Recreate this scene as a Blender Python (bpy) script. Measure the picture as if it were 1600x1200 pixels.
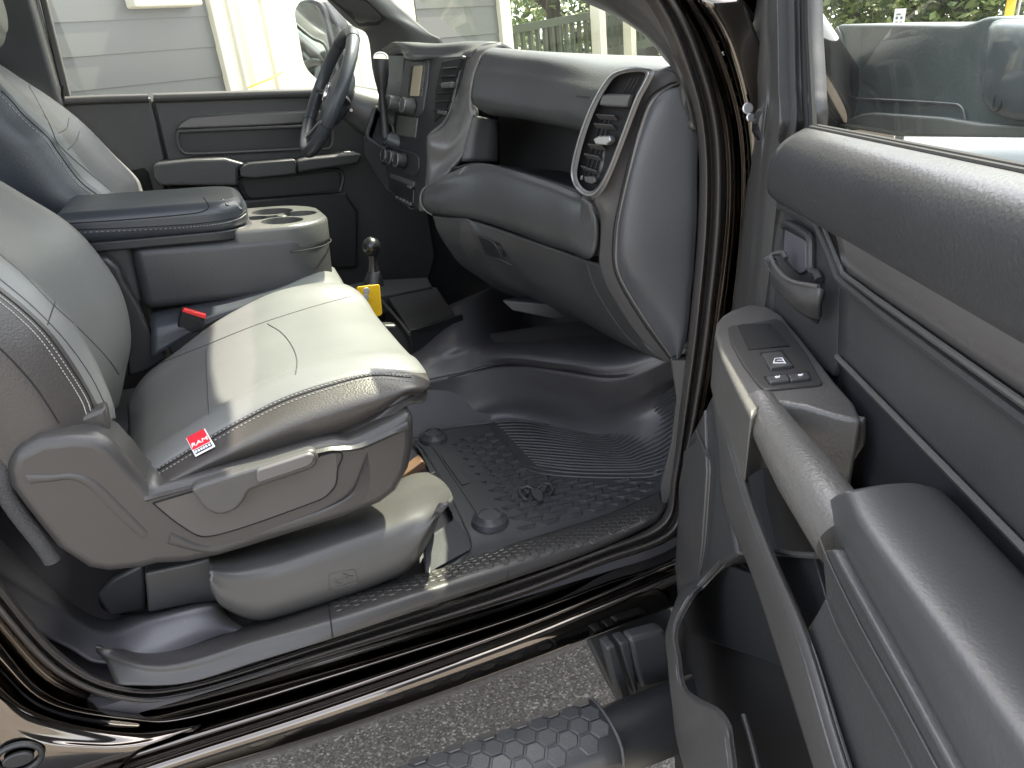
import bpy, bmesh, math, random
from mathutils import Vector, Matrix
from mathutils.bvhtree import BVHTree
random.seed(4)
scene = bpy.context.scene
for o in list(bpy.data.objects): bpy.data.objects.remove(o)
V = Vector
# ------------------------------------------------------------------ camera
# truck frame: X forward, Y towards the driver side, Z up; metres; z=0 is the door sill, y=0 the passenger door opening
FPX = 1180.0
vx = V((3130, -560, FPX)).normalized(); vd = V((80, -481, FPX)).normalized()
up = vx.cross(vd).normalized()
if up.y > 0: up = -up
yy = up.cross(vx)
CAM = V((0, -0.95, 0.76))
AX = [vx, yy, up]
def ray(px, py):
    c = V((px-800, py-600, FPX)); return V((AX[0].dot(c), AX[1].dot(c), AX[2].dot(c)))
cam = bpy.data.objects.new('camera', bpy.data.cameras.new('camera')); scene.collection.objects.link(cam); scene.camera = cam
cx = V((AX[0].x, AX[1].x, AX[2].x)); cy = V((AX[0].y, AX[1].y, AX[2].y)); cz = V((AX[0].z, AX[1].z, AX[2].z))
m = Matrix((cx, -cy, -cz)).transposed().to_4x4(); m.translation = CAM
cam.matrix_world = m
cam.data.sensor_width = 36; cam.data.lens = FPX/1600*36; cam.data.clip_start = 0.02; cam.data.clip_end = 600
# ------------------------------------------------------------------ light
SUN = V((0.42, 0.18, 0.89)).normalized()
w = bpy.data.worlds.new('World'); scene.world = w; w.use_nodes = True
nt = w.node_tree; bg = nt.nodes['Background']
sky = nt.nodes.new('ShaderNodeTexSky'); sky.sky_type = 'NISHITA'; sky.sun_disc = False
sky.sun_elevation = math.asin(SUN.z); sky.sun_rotation = math.atan2(SUN.x, SUN.y)
sky.air_density = 1.0; sky.dust_density = 2.5; sky.ozone_density = 1.0
hs = nt.nodes.new('ShaderNodeHueSaturation'); hs.inputs['Saturation'].default_value = .42; nt.links.new(sky.outputs[0], hs.inputs['Color']); tn = nt.nodes.new('ShaderNodeMix'); tn.data_type = 'RGBA'; tn.blend_type = 'MULTIPLY'; tn.inputs['Factor'].default_value = 1; tn.inputs['B'].default_value = (1.0, .97, .93, 1); nt.links.new(hs.outputs[0], tn.inputs['A']); nt.links.new(tn.outputs['Result'], bg.inputs[0]); bg.inputs[1].default_value = 0.15
sl = bpy.data.lights.new('sun', 'SUN'); sl.energy = 3.0; sl.angle = math.radians(0.6); sl.color = (1, .93, .76)
so = bpy.data.objects.new('sun', sl); scene.collection.objects.link(so)
so.rotation_euler = SUN.to_track_quat('Z', 'Y').to_euler()
scene.view_settings.view_transform = 'Standard'; scene.view_settings.look = 'None'
scene.view_settings.exposure = 2.75; scene.view_settings.gamma = 1
try:
    scene.cycles.max_bounces = 10; scene.cycles.diffuse_bounces = 5; scene.cycles.glossy_bounces = 4; scene.cycles.transparent_max_bounces = 16
    scene.cycles.sample_clamp_indirect = 6
except Exception: pass
# ------------------------------------------------------------------ pixel -> point on a real plane of the truck
def W(px, py, **k):
    r = ray(px, py); (a, v), = k.items(); i = 'XYZ'.index(a)
    return CAM + r*((v-CAM[i])/r[i])
def A(ax, v, *pts):
    return [W(p[0], p[1], **{ax: (p[2] if len(p) > 2 else v)}) for p in pts]
TH = math.radians(63.8)                       # the passenger door stands open 64 degrees
DU = V((-math.cos(TH), -math.sin(TH), 0)); DN = V((-math.sin(TH), math.cos(TH), 0)); DO = V((.75, -.05, 0))
def D(v, *pts):                               # points on the plane v metres inside the door panel
    o = []
    for p in pts:
        ww = p[2] if len(p) > 2 else v
        r = ray(p[0], p[1]); o.append(CAM + r*((DO+DN*ww-CAM).dot(DN)/r.dot(DN)))
    return o
def DL(s, w_, z): return DO + DU*s + DN*w_ + V((0, 0, z))
# ------------------------------------------------------------------ materials
def mat(name, col, rough=.5, metal=0, bump=0, scale=200, kind='noise', var=.12, coat=0, spec=.5, dist=.002, wear=0):
    m = bpy.data.materials.new(name); m.use_nodes = True; t = m.node_tree; N = t.nodes; L = t.links
    b = N['Principled BSDF']; b.inputs['Roughness'].default_value = rough; b.inputs['Metallic'].default_value = metal
    b.inputs['Coat Weight'].default_value = coat; b.inputs['Coat Roughness'].default_value = .03
    b.inputs['Specular IOR Level'].default_value = spec
    tc = N.new('ShaderNodeTexCoord')
    n1 = N.new('ShaderNodeTexNoise'); n1.inputs['Scale'].default_value = 9; n1.inputs['Detail'].default_value = 6
    L.new(tc.outputs['Object'], n1.inputs['Vector'])
    mr = N.new('ShaderNodeMapRange'); mr.inputs['To Min'].default_value = 1-var; mr.inputs['To Max'].default_value = 1+var
    L.new(n1.outputs['Fac'], mr.inputs['Value'])
    mx = N.new('ShaderNodeVectorMath'); mx.operation = 'SCALE'; mx.inputs[0].default_value = col
    L.new(mr.outputs[0], mx.inputs['Scale']); out = mx.outputs[0]
    if wear:                                   # fine dust specks
        n3 = N.new('ShaderNodeTexNoise'); n3.inputs['Scale'].default_value = 160; n3.inputs['Detail'].default_value = 3
        L.new(tc.outputs['Object'], n3.inputs['Vector'])
        r3 = N.new('ShaderNodeMapRange'); r3.inputs['From Min'].default_value = .68; r3.inputs['From Max'].default_value = .78
        r3.inputs['To Max'].default_value = wear; L.new(n3.outputs['Fac'], r3.inputs['Value'])
        mm = N.new('ShaderNodeMix'); mm.data_type = 'RGBA'; mm.inputs['B'].default_value = (.35, .33, .3, 1)
        L.new(r3.outputs[0], mm.inputs['Factor']); L.new(out, mm.inputs['A']); out = mm.outputs['Result']
    L.new(out, b.inputs['Base Color'])
    m2 = N.new('ShaderNodeMapRange'); m2.inputs['To Min'].default_value = max(0, rough-.08); m2.inputs['To Max'].default_value = min(1, rough+.08)
    L.new(n1.outputs['Fac'], m2.inputs['Value'])
    if rough > .1: L.new(m2.outputs[0], b.inputs['Roughness'])
    if bump:
        if kind == 'grain':
            v = N.new('ShaderNodeTexVoronoi'); v.inputs['Scale'].default_value = scale; v.feature = 'SMOOTH_F1'
            L.new(tc.outputs['Object'], v.inputs['Vector']); h = v.outputs['Distance']
        else:
            v = N.new('ShaderNodeTexNoise'); v.inputs['Scale'].default_value = scale; v.inputs['Detail'].default_value = 3
            L.new(tc.outputs['Object'], v.inputs['Vector']); h = v.outputs['Fac']
        bp = N.new('ShaderNodeBump'); bp.inputs['Strength'].default_value = bump; bp.inputs['Distance'].default_value = dist
        L.new(h, bp.inputs['Height']); L.new(bp.outputs[0], b.inputs['Normal'])
    return m
PL  = mat('charcoal_plastic', (.041, .042, .044), .42, bump=.35, scale=420, kind='grain', dist=.0006)
PLD = mat('dark_plastic', (.017, .018, .020), .42, bump=.3, scale=420, kind='grain', dist=.0006)
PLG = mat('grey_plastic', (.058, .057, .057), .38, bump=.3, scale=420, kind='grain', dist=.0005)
PLS = mat('seat_plastic', (.040, .0385, .038), .38, bump=.3, scale=450, kind='grain', dist=.0005)
TRM = mat('satin_trim', (.115, .11, .11), .34, metal=.25, bump=.1, scale=500)
SIL = mat('silver_trim', (.30, .30, .30), .3, metal=.8)
SOFT = mat('soft_grain_pad', (.046, .047, .050), .37, bump=.45, scale=300, kind='noise', dist=.0012)
GRAB = mat('leather_grip', (.085, .082, .078), .34, bump=.45, scale=330, kind='noise', dist=.0014)
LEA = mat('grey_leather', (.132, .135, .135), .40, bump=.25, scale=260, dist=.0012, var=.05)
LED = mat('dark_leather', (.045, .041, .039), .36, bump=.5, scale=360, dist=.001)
LEB = mat('black_blue_leather', (.040, .045, .053), .34, bump=.35, scale=330, dist=.001)
CUP = mat('console_top_plastic', (.078, .079, .077), .30, bump=.15, scale=500)
RUB = mat('rubber_mat', (.054, .056, .061), .42, bump=.4, scale=300, dist=.001, wear=.18)
VIN = mat('vinyl_floor', (.095, .092, .100), .36, bump=.25, scale=350, dist=.001, wear=.25)
SEAL = mat('seal_rubber', (.048, .043, .041), .36, bump=.1, scale=300)
PAINT = mat('black_paint', (.125, .110, .098), .09, metal=1, coat=1, var=.2)
HOODSKY = mat('black_paint_sky_tint', (.035, .045, .05), .25, coat=.35, var=.1)  # the body's black paint again, blue put into its base for reflected sky
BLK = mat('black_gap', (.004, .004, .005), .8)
GLB = mat('gloss_black', (.012, .012, .014), .28)
CHR = mat('chrome', (.7, .7, .7), .12, metal=1)
RED = mat('red_cloth', (.6, .012, .03), .6, bump=.4, scale=900)
WHT = mat('white_print', (.8, .8, .8), .6)
YEL = mat('yellow_plastic', (.75, .45, .01), .35, bump=.1, scale=300)
SCR = mat('lcd_screen', (.36, .31, .22), .25)
THR = mat('stitch_thread', (.30, .30, .29), .6)
VEL = mat('hook_tape', (.06, .06, .062), .95, bump=1, scale=500, dist=.003)
RUST = mat('rail_steel', (.28, .17, .11), .4, metal=.5)
def glass(name, tint=(.92, .96, .93), f=.10, dirt=.05):
    m = bpy.data.materials.new(name); m.use_nodes = True; t = m.node_tree; N = t.nodes; L = t.links
    for n in list(N): N.remove(n)
    o = N.new('ShaderNodeOutputMaterial'); tr = N.new('ShaderNodeBsdfTransparent'); tr.inputs[0].default_value = (*tint, 1)
    g = N.new('ShaderNodeBsdfGlossy'); g.inputs['Roughness'].default_value = .02
    lw = N.new('ShaderNodeLayerWeight'); lw.inputs[0].default_value = .5; pw = N.new('ShaderNodeMath'); pw.operation = 'POWER'; pw.inputs[1].default_value = 6; L.new(lw.outputs['Facing'], pw.inputs[0]); fr = N.new('ShaderNodeMapRange'); fr.inputs['To Min'].default_value = .05; fr.inputs['To Max'].default_value = .9; L.new(pw.outputs[0], fr.inputs['Value'])
    mx = N.new('ShaderNodeMixShader'); L.new(fr.outputs[0], mx.inputs[0]); L.new(tr.outputs[0], mx.inputs[1]); L.new(g.outputs[0], mx.inputs[2])
    d = N.new('ShaderNodeBsdfDiffuse'); d.inputs[0].default_value = (.6, .62, .58, 1)
    n = N.new('ShaderNodeTexNoise'); n.inputs['Scale'].default_value = 14; n.inputs['Detail'].default_value = 8
    tc = N.new('ShaderNodeTexCoord'); L.new(tc.outputs['Object'], n.inputs['Vector'])
    mr = N.new('ShaderNodeMapRange'); mr.inputs['From Min'].default_value = .4; mr.inputs['From Max'].default_value = .75; mr.inputs['To Min'].default_value = dirt*.4; mr.inputs['To Max'].default_value = dirt*1.6
    L.new(n.outputs['Fac'], mr.inputs['Value'])
    m2 = N.new('ShaderNodeMixShader'); L.new(mr.outputs[0], m2.inputs[0]); L.new(mx.outputs[0], m2.inputs[1]); L.new(d.outputs[0], m2.inputs[2])
    L.new(m2.outputs[0], o.inputs[0]); return m
GLS = glass('window_glass', dirt=.03); WSG = glass('windshield_glass', (.86, .92, .85), dirt=.03)
# ------------------------------------------------------------------ mesh helpers
def link(name, me, parent=None, smooth=True, angle=40):
    o = bpy.data.objects.new(name, me); scene.collection.objects.link(o)
    if parent:
        o.parent = parent
        q = parent; M = V((0, 0, 0))
        while q: M += q.location; q = q.parent
        for v in me.vertices: v.co -= M
    if smooth:
        for p in me.polygons: p.use_smooth = True
        try: me.set_sharp_from_angle(angle=math.radians(angle))
        except Exception: pass
    return o
class MB:                                       # collects faces for ONE mesh
    def __init__(s): s.v = []; s.f = []; s.m = []
    def add(s, vs, fs, mi=0):
        b = len(s.v); s.v += [V(x) for x in vs]; s.f += [[b+i for i in f] for f in fs]; s.m += [mi]*len(fs)
    def box(s, c, hx, hy, hz, ax=V((1, 0, 0)), ay=V((0, 1, 0)), az=V((0, 0, 1)), mi=0):
        c = V(c); vs = [c+ax*(hx*i)+ay*(hy*j)+az*(hz*k) for i in (-1, 1) for j in (-1, 1) for k in (-1, 1)]
        s.add(vs, [(0, 1, 3, 2), (4, 6, 7, 5), (0, 4, 5, 1), (2, 3, 7, 6), (0, 2, 6, 4), (1, 5, 7, 3)], mi)
    def ext(s, pts, e, mi=0):
        n = len(pts); e = V(e); pts = [V(p) for p in pts]
        s.add(pts+[p+e for p in pts], [list(range(n))[::-1], list(range(n, 2*n))]+[(i, (i+1) % n, n+(i+1) % n, n+i) for i in range(n)], mi)
    def tube(s, path, r, n=8, closed=False, mi=0, flat=1, upv=None, cap=True):
        P = [V(p) for p in path]; k = len(P); rings = []
        t0 = None; nn = None
        for i in range(k):
            a = P[(i-1) % k] if (closed or i) else P[0]; b = P[(i+1) % k] if (closed or i < k-1) else P[-1]
            t = (b-a).normalized() if (b-a).length > 1e-9 else V((1, 0, 0))
            if upv is not None: nn = (V(upv)-t*V(upv).dot(t)).normalized()
            elif nn is None:
                nn = t.orthogonal().normalized()
            else: nn = (nn - t*nn.dot(t)).normalized()
            bb = t.cross(nn); rr = r[i] if isinstance(r, (list, tuple)) else r
            rings.append([P[i]+(nn*math.cos(2*math.pi*j/n)*flat+bb*math.sin(2*math.pi*j/n))*rr for j in range(n)])
        vs = [v for q in rings for v in q]; fs = []
        for i in range(k if closed else k-1):
            for j in range(n):
                a = i*n+j; b = i*n+(j+1) % n; c = ((i+1) % k)*n+(j+1) % n; d = ((i+1) % k)*n+j; fs.append((a, b, c, d))
        if not closed and cap: fs += [list(range(n))[::-1], [(k-1)*n+j for j in range(n)]]
        s.add(vs, fs, mi)
    def build(s, name, mats, parent=None, bevel=0, seg=3, sub=0, smooth=True, solid=0, angle=40, fixn=True):
        me = bpy.data.meshes.new(name); me.from_pydata([tuple(v) for v in s.v], [], s.f)
        if not isinstance(mats, (list, tuple)): mats = [mats]
        for q in mats: me.materials.append(q)
        for p, i in zip(me.polygons, s.m): p.material_index = min(i, len(mats)-1)
        if fixn:
            bm = bmesh.new(); bm.from_mesh(me); bmesh.ops.recalc_face_normals(bm, faces=bm.faces); bm.to_mesh(me); bm.free()
        o = link(name, me, parent, smooth, angle)
        if solid: q = o.modifiers.new('s', 'SOLIDIFY'); q.thickness = abs(solid); q.offset = -1 if solid > 0 else 1
        if bevel:
            q = o.modifiers.new('b', 'BEVEL'); q.width = bevel; q.segments = seg; q.limit_method = 'ANGLE'; q.angle_limit = math.radians(35); q.harden_normals = False
        if sub: q = o.modifiers.new('u', 'SUBSURF'); q.levels = q.render_levels = sub
        return o
def cr(pts, n, closed=False):                    # Catmull-Rom resample to n points
    P = [V(p) for p in pts]; k = len(P); out = []
    if k == 1: return P*n
    segs = k if closed else k-1
    for i in range(n):
        t = i/(n if closed else n-1)*segs; j = min(int(t), segs-1); u = t-j
        g = (lambda q: P[q % k]) if closed else (lambda q: P[q] if 0 <= q < k else (P[0]*2-P[1] if q < 0 else P[-1]*2-P[-2]))
        a, b, c, d = g(j-1), g(j), g(j+1), g(j+2)
        out.append(.5*((2*b)+(c-a)*u+(2*a-5*b+4*c-d)*u*u+(3*b-a-3*c+d)*u**3))
    return out
def lin(pts, n):                                 # even linear resample
    P = [V(p) for p in pts]; L = [0]
    for a, b in zip(P, P[1:]): L.append(L[-1]+(b-a).length)
    o = []; j = 0
    for i in range(n):
        t = L[-1]*i/(n-1)
        while j < len(P)-2 and L[j+1] < t: j += 1
        o.append(P[j].lerp(P[j+1], (t-L[j])/max(L[j+1]-L[j], 1e-9)))
    return o
def net(name, rows, mt, parent, nu=24, nv=None, solid=.004, curve=True, mi=None, away=True):
    R = [cr(r, nu) if curve else lin(r, nu) for r in rows]
    nv = nv or (len(rows)-1)*5+1
    cols = [cr([r[i] for r in R], nv) for i in range(nu)]
    mb = MB(); vs = [cols[i][j] for j in range(nv) for i in range(nu)]
    mb.add(vs, [(j*nu+i, j*nu+i+1, (j+1)*nu+i+1, (j+1)*nu+i) for j in range(nv-1) for i in range(nu-1)])
    # normals towards the open side (the viewer), body thickness goes behind
    c = sum(vs, V((0, 0, 0)))/len(vs); jj = nv//2; ii = nu//2
    a = vs[jj*nu+ii]; nrm = (vs[jj*nu+min(ii+1, nu-1)]-a).cross(vs[min(jj+1, nv-1)*nu+ii]-a)
    if nrm.dot(CAM-a) < 0: mb.f = [f[::-1] for f in mb.f]
    if mi: mb.m = [mi((j+.5)/(nv-1), (i+.5)/(nu-1)) for j in range(nv-1) for i in range(nu-1)]
    return mb.build(name, mt, parent, solid=solid, fixn=False, angle=60)
def loft(name, secs, mt, parent, ns=None, nl=28, mi=None, cap=True, round_=0, sub=0, angle=60):
    S = [cr(s, nl, True) for s in secs]
    ns = ns or (len(secs)-1)*5+1
    cols = [cr([s[i] for s in S], ns) for i in range(nl)]
    rings = [[cols[i][k] for i in range(nl)] for k in range(ns)]
    if round_:                                   # domed ends
        for e in (0, -1):
            ring = rings[e]; c = sum(ring, V((0, 0, 0)))/nl; d = (c-sum(rings[1 if e == 0 else -2], V((0, 0, 0)))/nl).normalized()
            new = []
            for q in (1, 2, 3, 4):
                a = q/4*math.pi/2*.93
                new.append([c+(v-c)*(1-(1-math.cos(a))*.8)+d*math.sin(a)*round_ for v in ring])
            rings = (new[::-1]+rings) if e == 0 else rings+new
    mb = MB(); vs = [v for r in rings for v in r]; K = len(rings)
    fs = [(k*nl+i, k*nl+(i+1) % nl, (k+1)*nl+(i+1) % nl, (k+1)*nl+i) for k in range(K-1) for i in range(nl)]
    mb.add(vs, fs)
    if mi: mb.m = [mi((k+.5)/(K-1), (i+.5)/nl) for k in range(K-1) for i in range(nl)]
    if cap: mb.add(rings[0], [list(range(nl))]); mb.add(rings[-1], [list(range(nl))]); 
    if cap:
        bm_m = mb.m
        if mi: mb.m[-2:] = [mi(0, .0), mi(1, .0)]
    o = mb.build(name, mt, parent, angle=angle, sub=sub)
    if cap:
        bm = bmesh.new(); bm.from_mesh(o.data); bmesh.ops.remove_doubles(bm, verts=bm.verts, dist=1e-5); bmesh.ops.recalc_face_normals(bm, faces=bm.faces); bm.to_mesh(o.data); bm.free()
        for p in o.data.polygons: p.use_smooth = True
    return o
def slab(name, pts, e, mt, parent, bevel=.003, seg=3, angle=35):
    mb = MB(); mb.ext(pts, e); return mb.build(name, mt, parent, bevel=bevel, seg=seg)
def rnd(pts, r=.3, n=4):                         # round polygon corners
    out = []; k = len(pts); P = [V(p) for p in pts]
    for i in range(k):
        a, b, c = P[i-1], P[i], P[(i+1) % k]
        d1 = min(r, (a-b).length*.45); d2 = min(r, (c-b).length*.45)
        p = b+(a-b).normalized()*d1; q = b+(c-b).normalized()*d2
        for j in range(n+1):
            t = j/n; out.append(p*(1-t)**2+b*2*t*(1-t)+q*t*t)
    return out
def tubeo(name, path, r, mt, parent, n=8, res=None, closed=False, flat=1, upv=None):
    mb = MB(); P = cr(path, res or len(path)*6, closed); mb.tube(P, r, n, closed, flat=flat, upv=upv); return mb.build(name, mt, parent)
def bvh(o):
    dg = bpy.context.evaluated_depsgraph_get(); dg.update(); ob = o.evaluated_get(dg); me = ob.to_mesh(); M = V((0, 0, 0)); q = o
    while q: M += q.location; q = q.parent
    T = BVHTree.FromPolygons([v.co+M for v in me.vertices], [p.vertices[:] for p in me.polygons]); ob.to_mesh_clear(); return T
def drop(T, pts, lift=.001):                     # lay traced points on a real surface
    out = []
    for p in pts:
        d = ray(*p[:2]).normalized(); h = T.ray_cast(CAM, d)
        if h[0] is not None:
            n = h[1] if h[1].dot(d) < 0 else -h[1]; out.append(h[0]+n*lift)
    return out
def crp(pts, n): return [(p.x, p.y) for p in cr([V((a, b, 0)) for a, b in pts], n)]
def seam(name, T, pts, mt, parent, r=.0011, n=40, lift=.0002):
    P = drop(T, crp(pts, n), lift)
    if len(P) > 2: mb = MB(); mb.tube(P, r, 6); return mb.build(name, mt, parent)
def stitch(name, T, pts, mt, parent, n=40, ln=.0032, r=.0007, lift=.0008):
    P = drop(T, crp(pts, n*2), lift); mb = MB()
    for i in range(0, len(P)-1, 2):
        d = (P[i+1]-P[i]); 
        if d.length < 1e-6 or d.length > .03: continue
        c = (P[i]+P[i+1])/2; d.normalize(); mb.tube([c-d*ln/2, c-d*ln*.2, c+d*ln*.2, c+d*ln/2], [r*.4, r, r, r*.4], 5)
    return mb.build(name, mt, parent)
def root(name, label, cat, loc=(0, 0, 0), group=None):
    o = bpy.data.objects.new(name, None); scene.collection.objects.link(o); o.location = loc; o.empty_display_size = .1
    o['label'] = label; o['category'] = cat
    if group: o['group'] = group
    return o
def tag(o, label, cat, group=None):
    o['label'] = label; o['category'] = cat
    if group: o['group'] = group
    return o
# ================================================================== SETTING
def ground():
    GZ = -.85
    m = bpy.data.materials.new('asphalt'); m.use_nodes = True; t = m.node_tree; N = t.nodes; L = t.links; b = N['Principled BSDF']
    tc = N.new('ShaderNodeTexCoord')
    v = N.new('ShaderNodeTexVoronoi'); v.inputs['Scale'].default_value = 190; L.new(tc.outputs['Object'], v.inputs['Vector'])
    n = N.new('ShaderNodeTexNoise'); n.inputs['Scale'].default_value = 60; n.inputs['Detail'].default_value = 8; L.new(tc.outputs['Object'], n.inputs['Vector'])
    r = N.new('ShaderNodeValToRGB'); e = r.color_ramp.elements; e[0].position = .2; e[0].color = (.075, .068, .060, 1); e[1].position = 1.0; e[1].color = (.50, .46, .40, 1)
    q = e.new(.6); q.color = (.145, .131, .116, 1); q = e.new(.82); q.color = (.20, .182, .16, 1)
    sp = N.new('ShaderNodeSeparateColor'); L.new(v.outputs['Color'], sp.inputs[0])
    mm = N.new('ShaderNodeMath'); mm.operation = 'MULTIPLY_ADD'; mm.inputs[1].default_value = .72; 
    L.new(sp.outputs[0], mm.inputs[0]); n2 = N.new('ShaderNodeMath'); n2.operation = 'MULTIPLY'; n2.inputs[1].default_value = .45; L.new(n.outputs['Fac'], n2.inputs[0]); L.new(n2.outputs[0], mm.inputs[2])
    L.new(mm.outputs[0], r.inputs[0]); L.new(r.outputs[0], b.inputs['Base Color']); b.inputs['Roughness'].default_value = .75
    bp = N.new('ShaderNodeBump'); bp.inputs['Strength'].default_value = 1; bp.inputs['Distance'].default_value = .006; L.new(mm.outputs[0], bp.inputs['Height']); L.new(bp.outputs[0], b.inputs['Normal'])
    mb = MB(); s = 250; mb.add([(-s, -s, GZ), (s, -s, GZ), (s, s, GZ), (-s, s, GZ)], [(0, 1, 2, 3)])
    o = mb.build('driveway', m, smooth=False); o['kind'] = 'structure'
ground()
# house: own axes, slightly turned and tilted against the truck
hh = ray(1911, -43).normalized()
mh = ray(334, 0).cross(ray(367, 142)); hv = mh.cross(hh).normalized()
if hv.z < 0: hv = -hv
hn = hh.cross(hv).normalized()
if hn.dot(CAM-V((0, 4, 1))) < 0: hn = -hn
HP = W(200, 100, Y=3.6)
def H(px, py, off=0):
    r = ray(px, py); return CAM + r*((HP+hn*off-CAM).dot(hn)/r.dot(hn))
def siding_mat(name, col, step, axis):
    m = mat(name, col, .6, bump=.3, scale=60, dist=.002); return m
SID = mat('grey_siding', (.10, .105, .093), .6, bump=.2, scale=60, dist=.002, var=.06)
CRM = mat('cream_paint', (.60, .565, .45), .5, var=.04)
GDOOR = mat('garage_door_grey', (.078, .079, .072), .45, var=.05, bump=.2, scale=40)
def hbox(mb, c, a, b, d, mi=0): mb.box(c, a, b, d, hh, hv, hn, mi)
house = root('house', 'grey sided house with cream trim seen through the cab windows', 'house', tuple(HP-hv*1.8))
# garage door (grey boards) with cream casing, then a bright cream wall
def hpan(name, x0, x1, y0, y1, off, th, mt, board=0):
    """panel between pixel columns x0..x1, from y1 (bottom) up to y0 on the house plane; boards as real laps"""
    a = H(x0, 100, off); b = H(x1, 100, off); 
    u0 = (a-HP).dot(hh); u1 = (b-HP).dot(hh); lo = -1.9; hi = 2.6
    mb = MB()
    if board:
        z = lo
        while z < hi:
            pts = [HP+hn*off+hh*u0+hv*z+hn*.006, HP+hn*off+hh*u1+hv*z+hn*.006, HP+hn*off+hh*u1+hv*(z+board), HP+hn*off+hh*u0+hv*(z+board)]
            mb.ext(pts, -hn*.02); z += board
    else:
        mb.ext([HP+hn*off+hh*u0+hv*lo, HP+hn*off+hh*u1+hv*lo, HP+hn*off+hh*u1+hv*hi, HP+hn*off+hh*u0+hv*hi], -hn*th)
    return mb.build(name, mt, house, smooth=False, bevel=0 if board else .006)
hpan('garage_door', -900, 352, 0, 0, 0, .04, GDOOR, .15)
hpan('door_casing', 351, 378, 0, 0, .05, .1, CRM)
hpan('door_casing', 378, 383, 0, 0, .075, .1, CRM)
hpan('door_jamb', 383, 394, 0, 0, -.25, .03, BLK)
hpan('corner_board', 394, 428, 0, 0, .0, .1, CRM)
hpan('front_wall', 429, 560, 0, 0, .02, .1, CRM)
hpan('corner_board', 561, 660, 0, 0, .0, .1, CRM)
hpan('side_wall', 661, 790, 0, 0, -.02, .05, SID, .19)
hpan('corner_board', 790, 806, 0, 0, .02, .1, CRM)
mb = MB(); a = H(405, 118, .12); mb.tube(cr([H(388, 137, .08), H(400, 132, .12), H(425, 122, .14), H(442, 112, .1)], 14), .004, 6); mb.build('cord', YEL, house)
mb = MB(); hbox(mb, H(255, -6, .06), .18, .05, .05); mb.build('door_handle', CRM, house, bevel=.01)
# deck beside the house: posts, floor edge and railing
deck = root('deck_railing', 'wooden deck railing on cream posts seen through the windshield', 'railing', tuple(H(900, 100, -1)-hv*1.8))
DKW = mat('shaded_rail_wood', (.055, .065, .04), .7, bump=.4, scale=40)  # dark green base colour carries the shade lying on the railing
for (x, wd) in ((936, .10), (984, .09)):
    mb = MB(); c = H(x, 60, -1.2); hbox(mb, c+hv*.6, wd/1.6, 2.2, wd/1.6); mb.build('post', CRM, deck, bevel=.004, smooth=False)
p0 = H(810, 48, -1.4); p1 = H(1080, -2, -1.4); d = (p1-p0); Ld = d.length; d.normalize()
mb = MB(); mb.box((p0+p1)/2+hv*.02, Ld/2+.4, .04, .03, d, hv, hn); mb.box((p0+p1)/2-hv*.42, Ld/2+.4, .05, .03, d, hv, hn); mb.build('handrail', DKW, deck, smooth=False)
mb = MB(); k = 0
while k*.13 < Ld+.5: mb.box(p0+d*(k*.13-.2)-hv*.2, .02, .2, .02, d, hv, hn); k += 1
o = mb.build('baluster', DKW, deck, smooth=False); o['kind'] = 'stuff'
o = None
mb = MB(); c = H(968, 60, -2.2); mb.ext([H(945, 100, -2.2)-hv*2, H(1010, 100, -2.2)-hv*2, H(1010, 100, -2.2)+hv*2, H(945, 100, -2.2)+hv*2], -hn*.1)
o = mb.build('shed_wall', SID, None, smooth=False, bevel=.01); tag(o, 'grey shed wall behind the deck posts', 'shed')
# foliage
def leafmat(name, c1, c2):
    m = mat(name, c1, .5, var=.4); b = m.node_tree.nodes['Principled BSDF']
    b.inputs['Subsurface Weight'].default_value = 0
    t = m.node_tree; N = t.nodes; L = t.links
    g = N.new('ShaderNodeNewGeometry'); r = N.new('ShaderNodeMix'); r.data_type = 'RGBA'; r.inputs['A'].default_value = (*c1, 1); r.inputs['B'].default_value = (*c2, 1)
    L.new(g.outputs['Random Per Island'], r.inputs['Factor']); L.new(r.outputs['Result'], b.inputs['Base Color'])
    tr = N.new('ShaderNodeBsdfTranslucent'); L.new(r.outputs['Result'], tr.inputs[0]); mx = N.new('ShaderNodeMixShader'); mx.inputs[0].default_value = .45
    L.new(b.outputs[0], mx.inputs[1]); L.new(tr.outputs[0], mx.inputs[2]); L.new(mx.outputs[0], N['Material Output'].inputs[0]); return m
LF = leafmat('leaves_mid', (.06, .11, .025), (.24, .28, .09)); BK = mat('bark', (.07, .055, .04), .9, bump=.8, scale=30, dist=.01)
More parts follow.
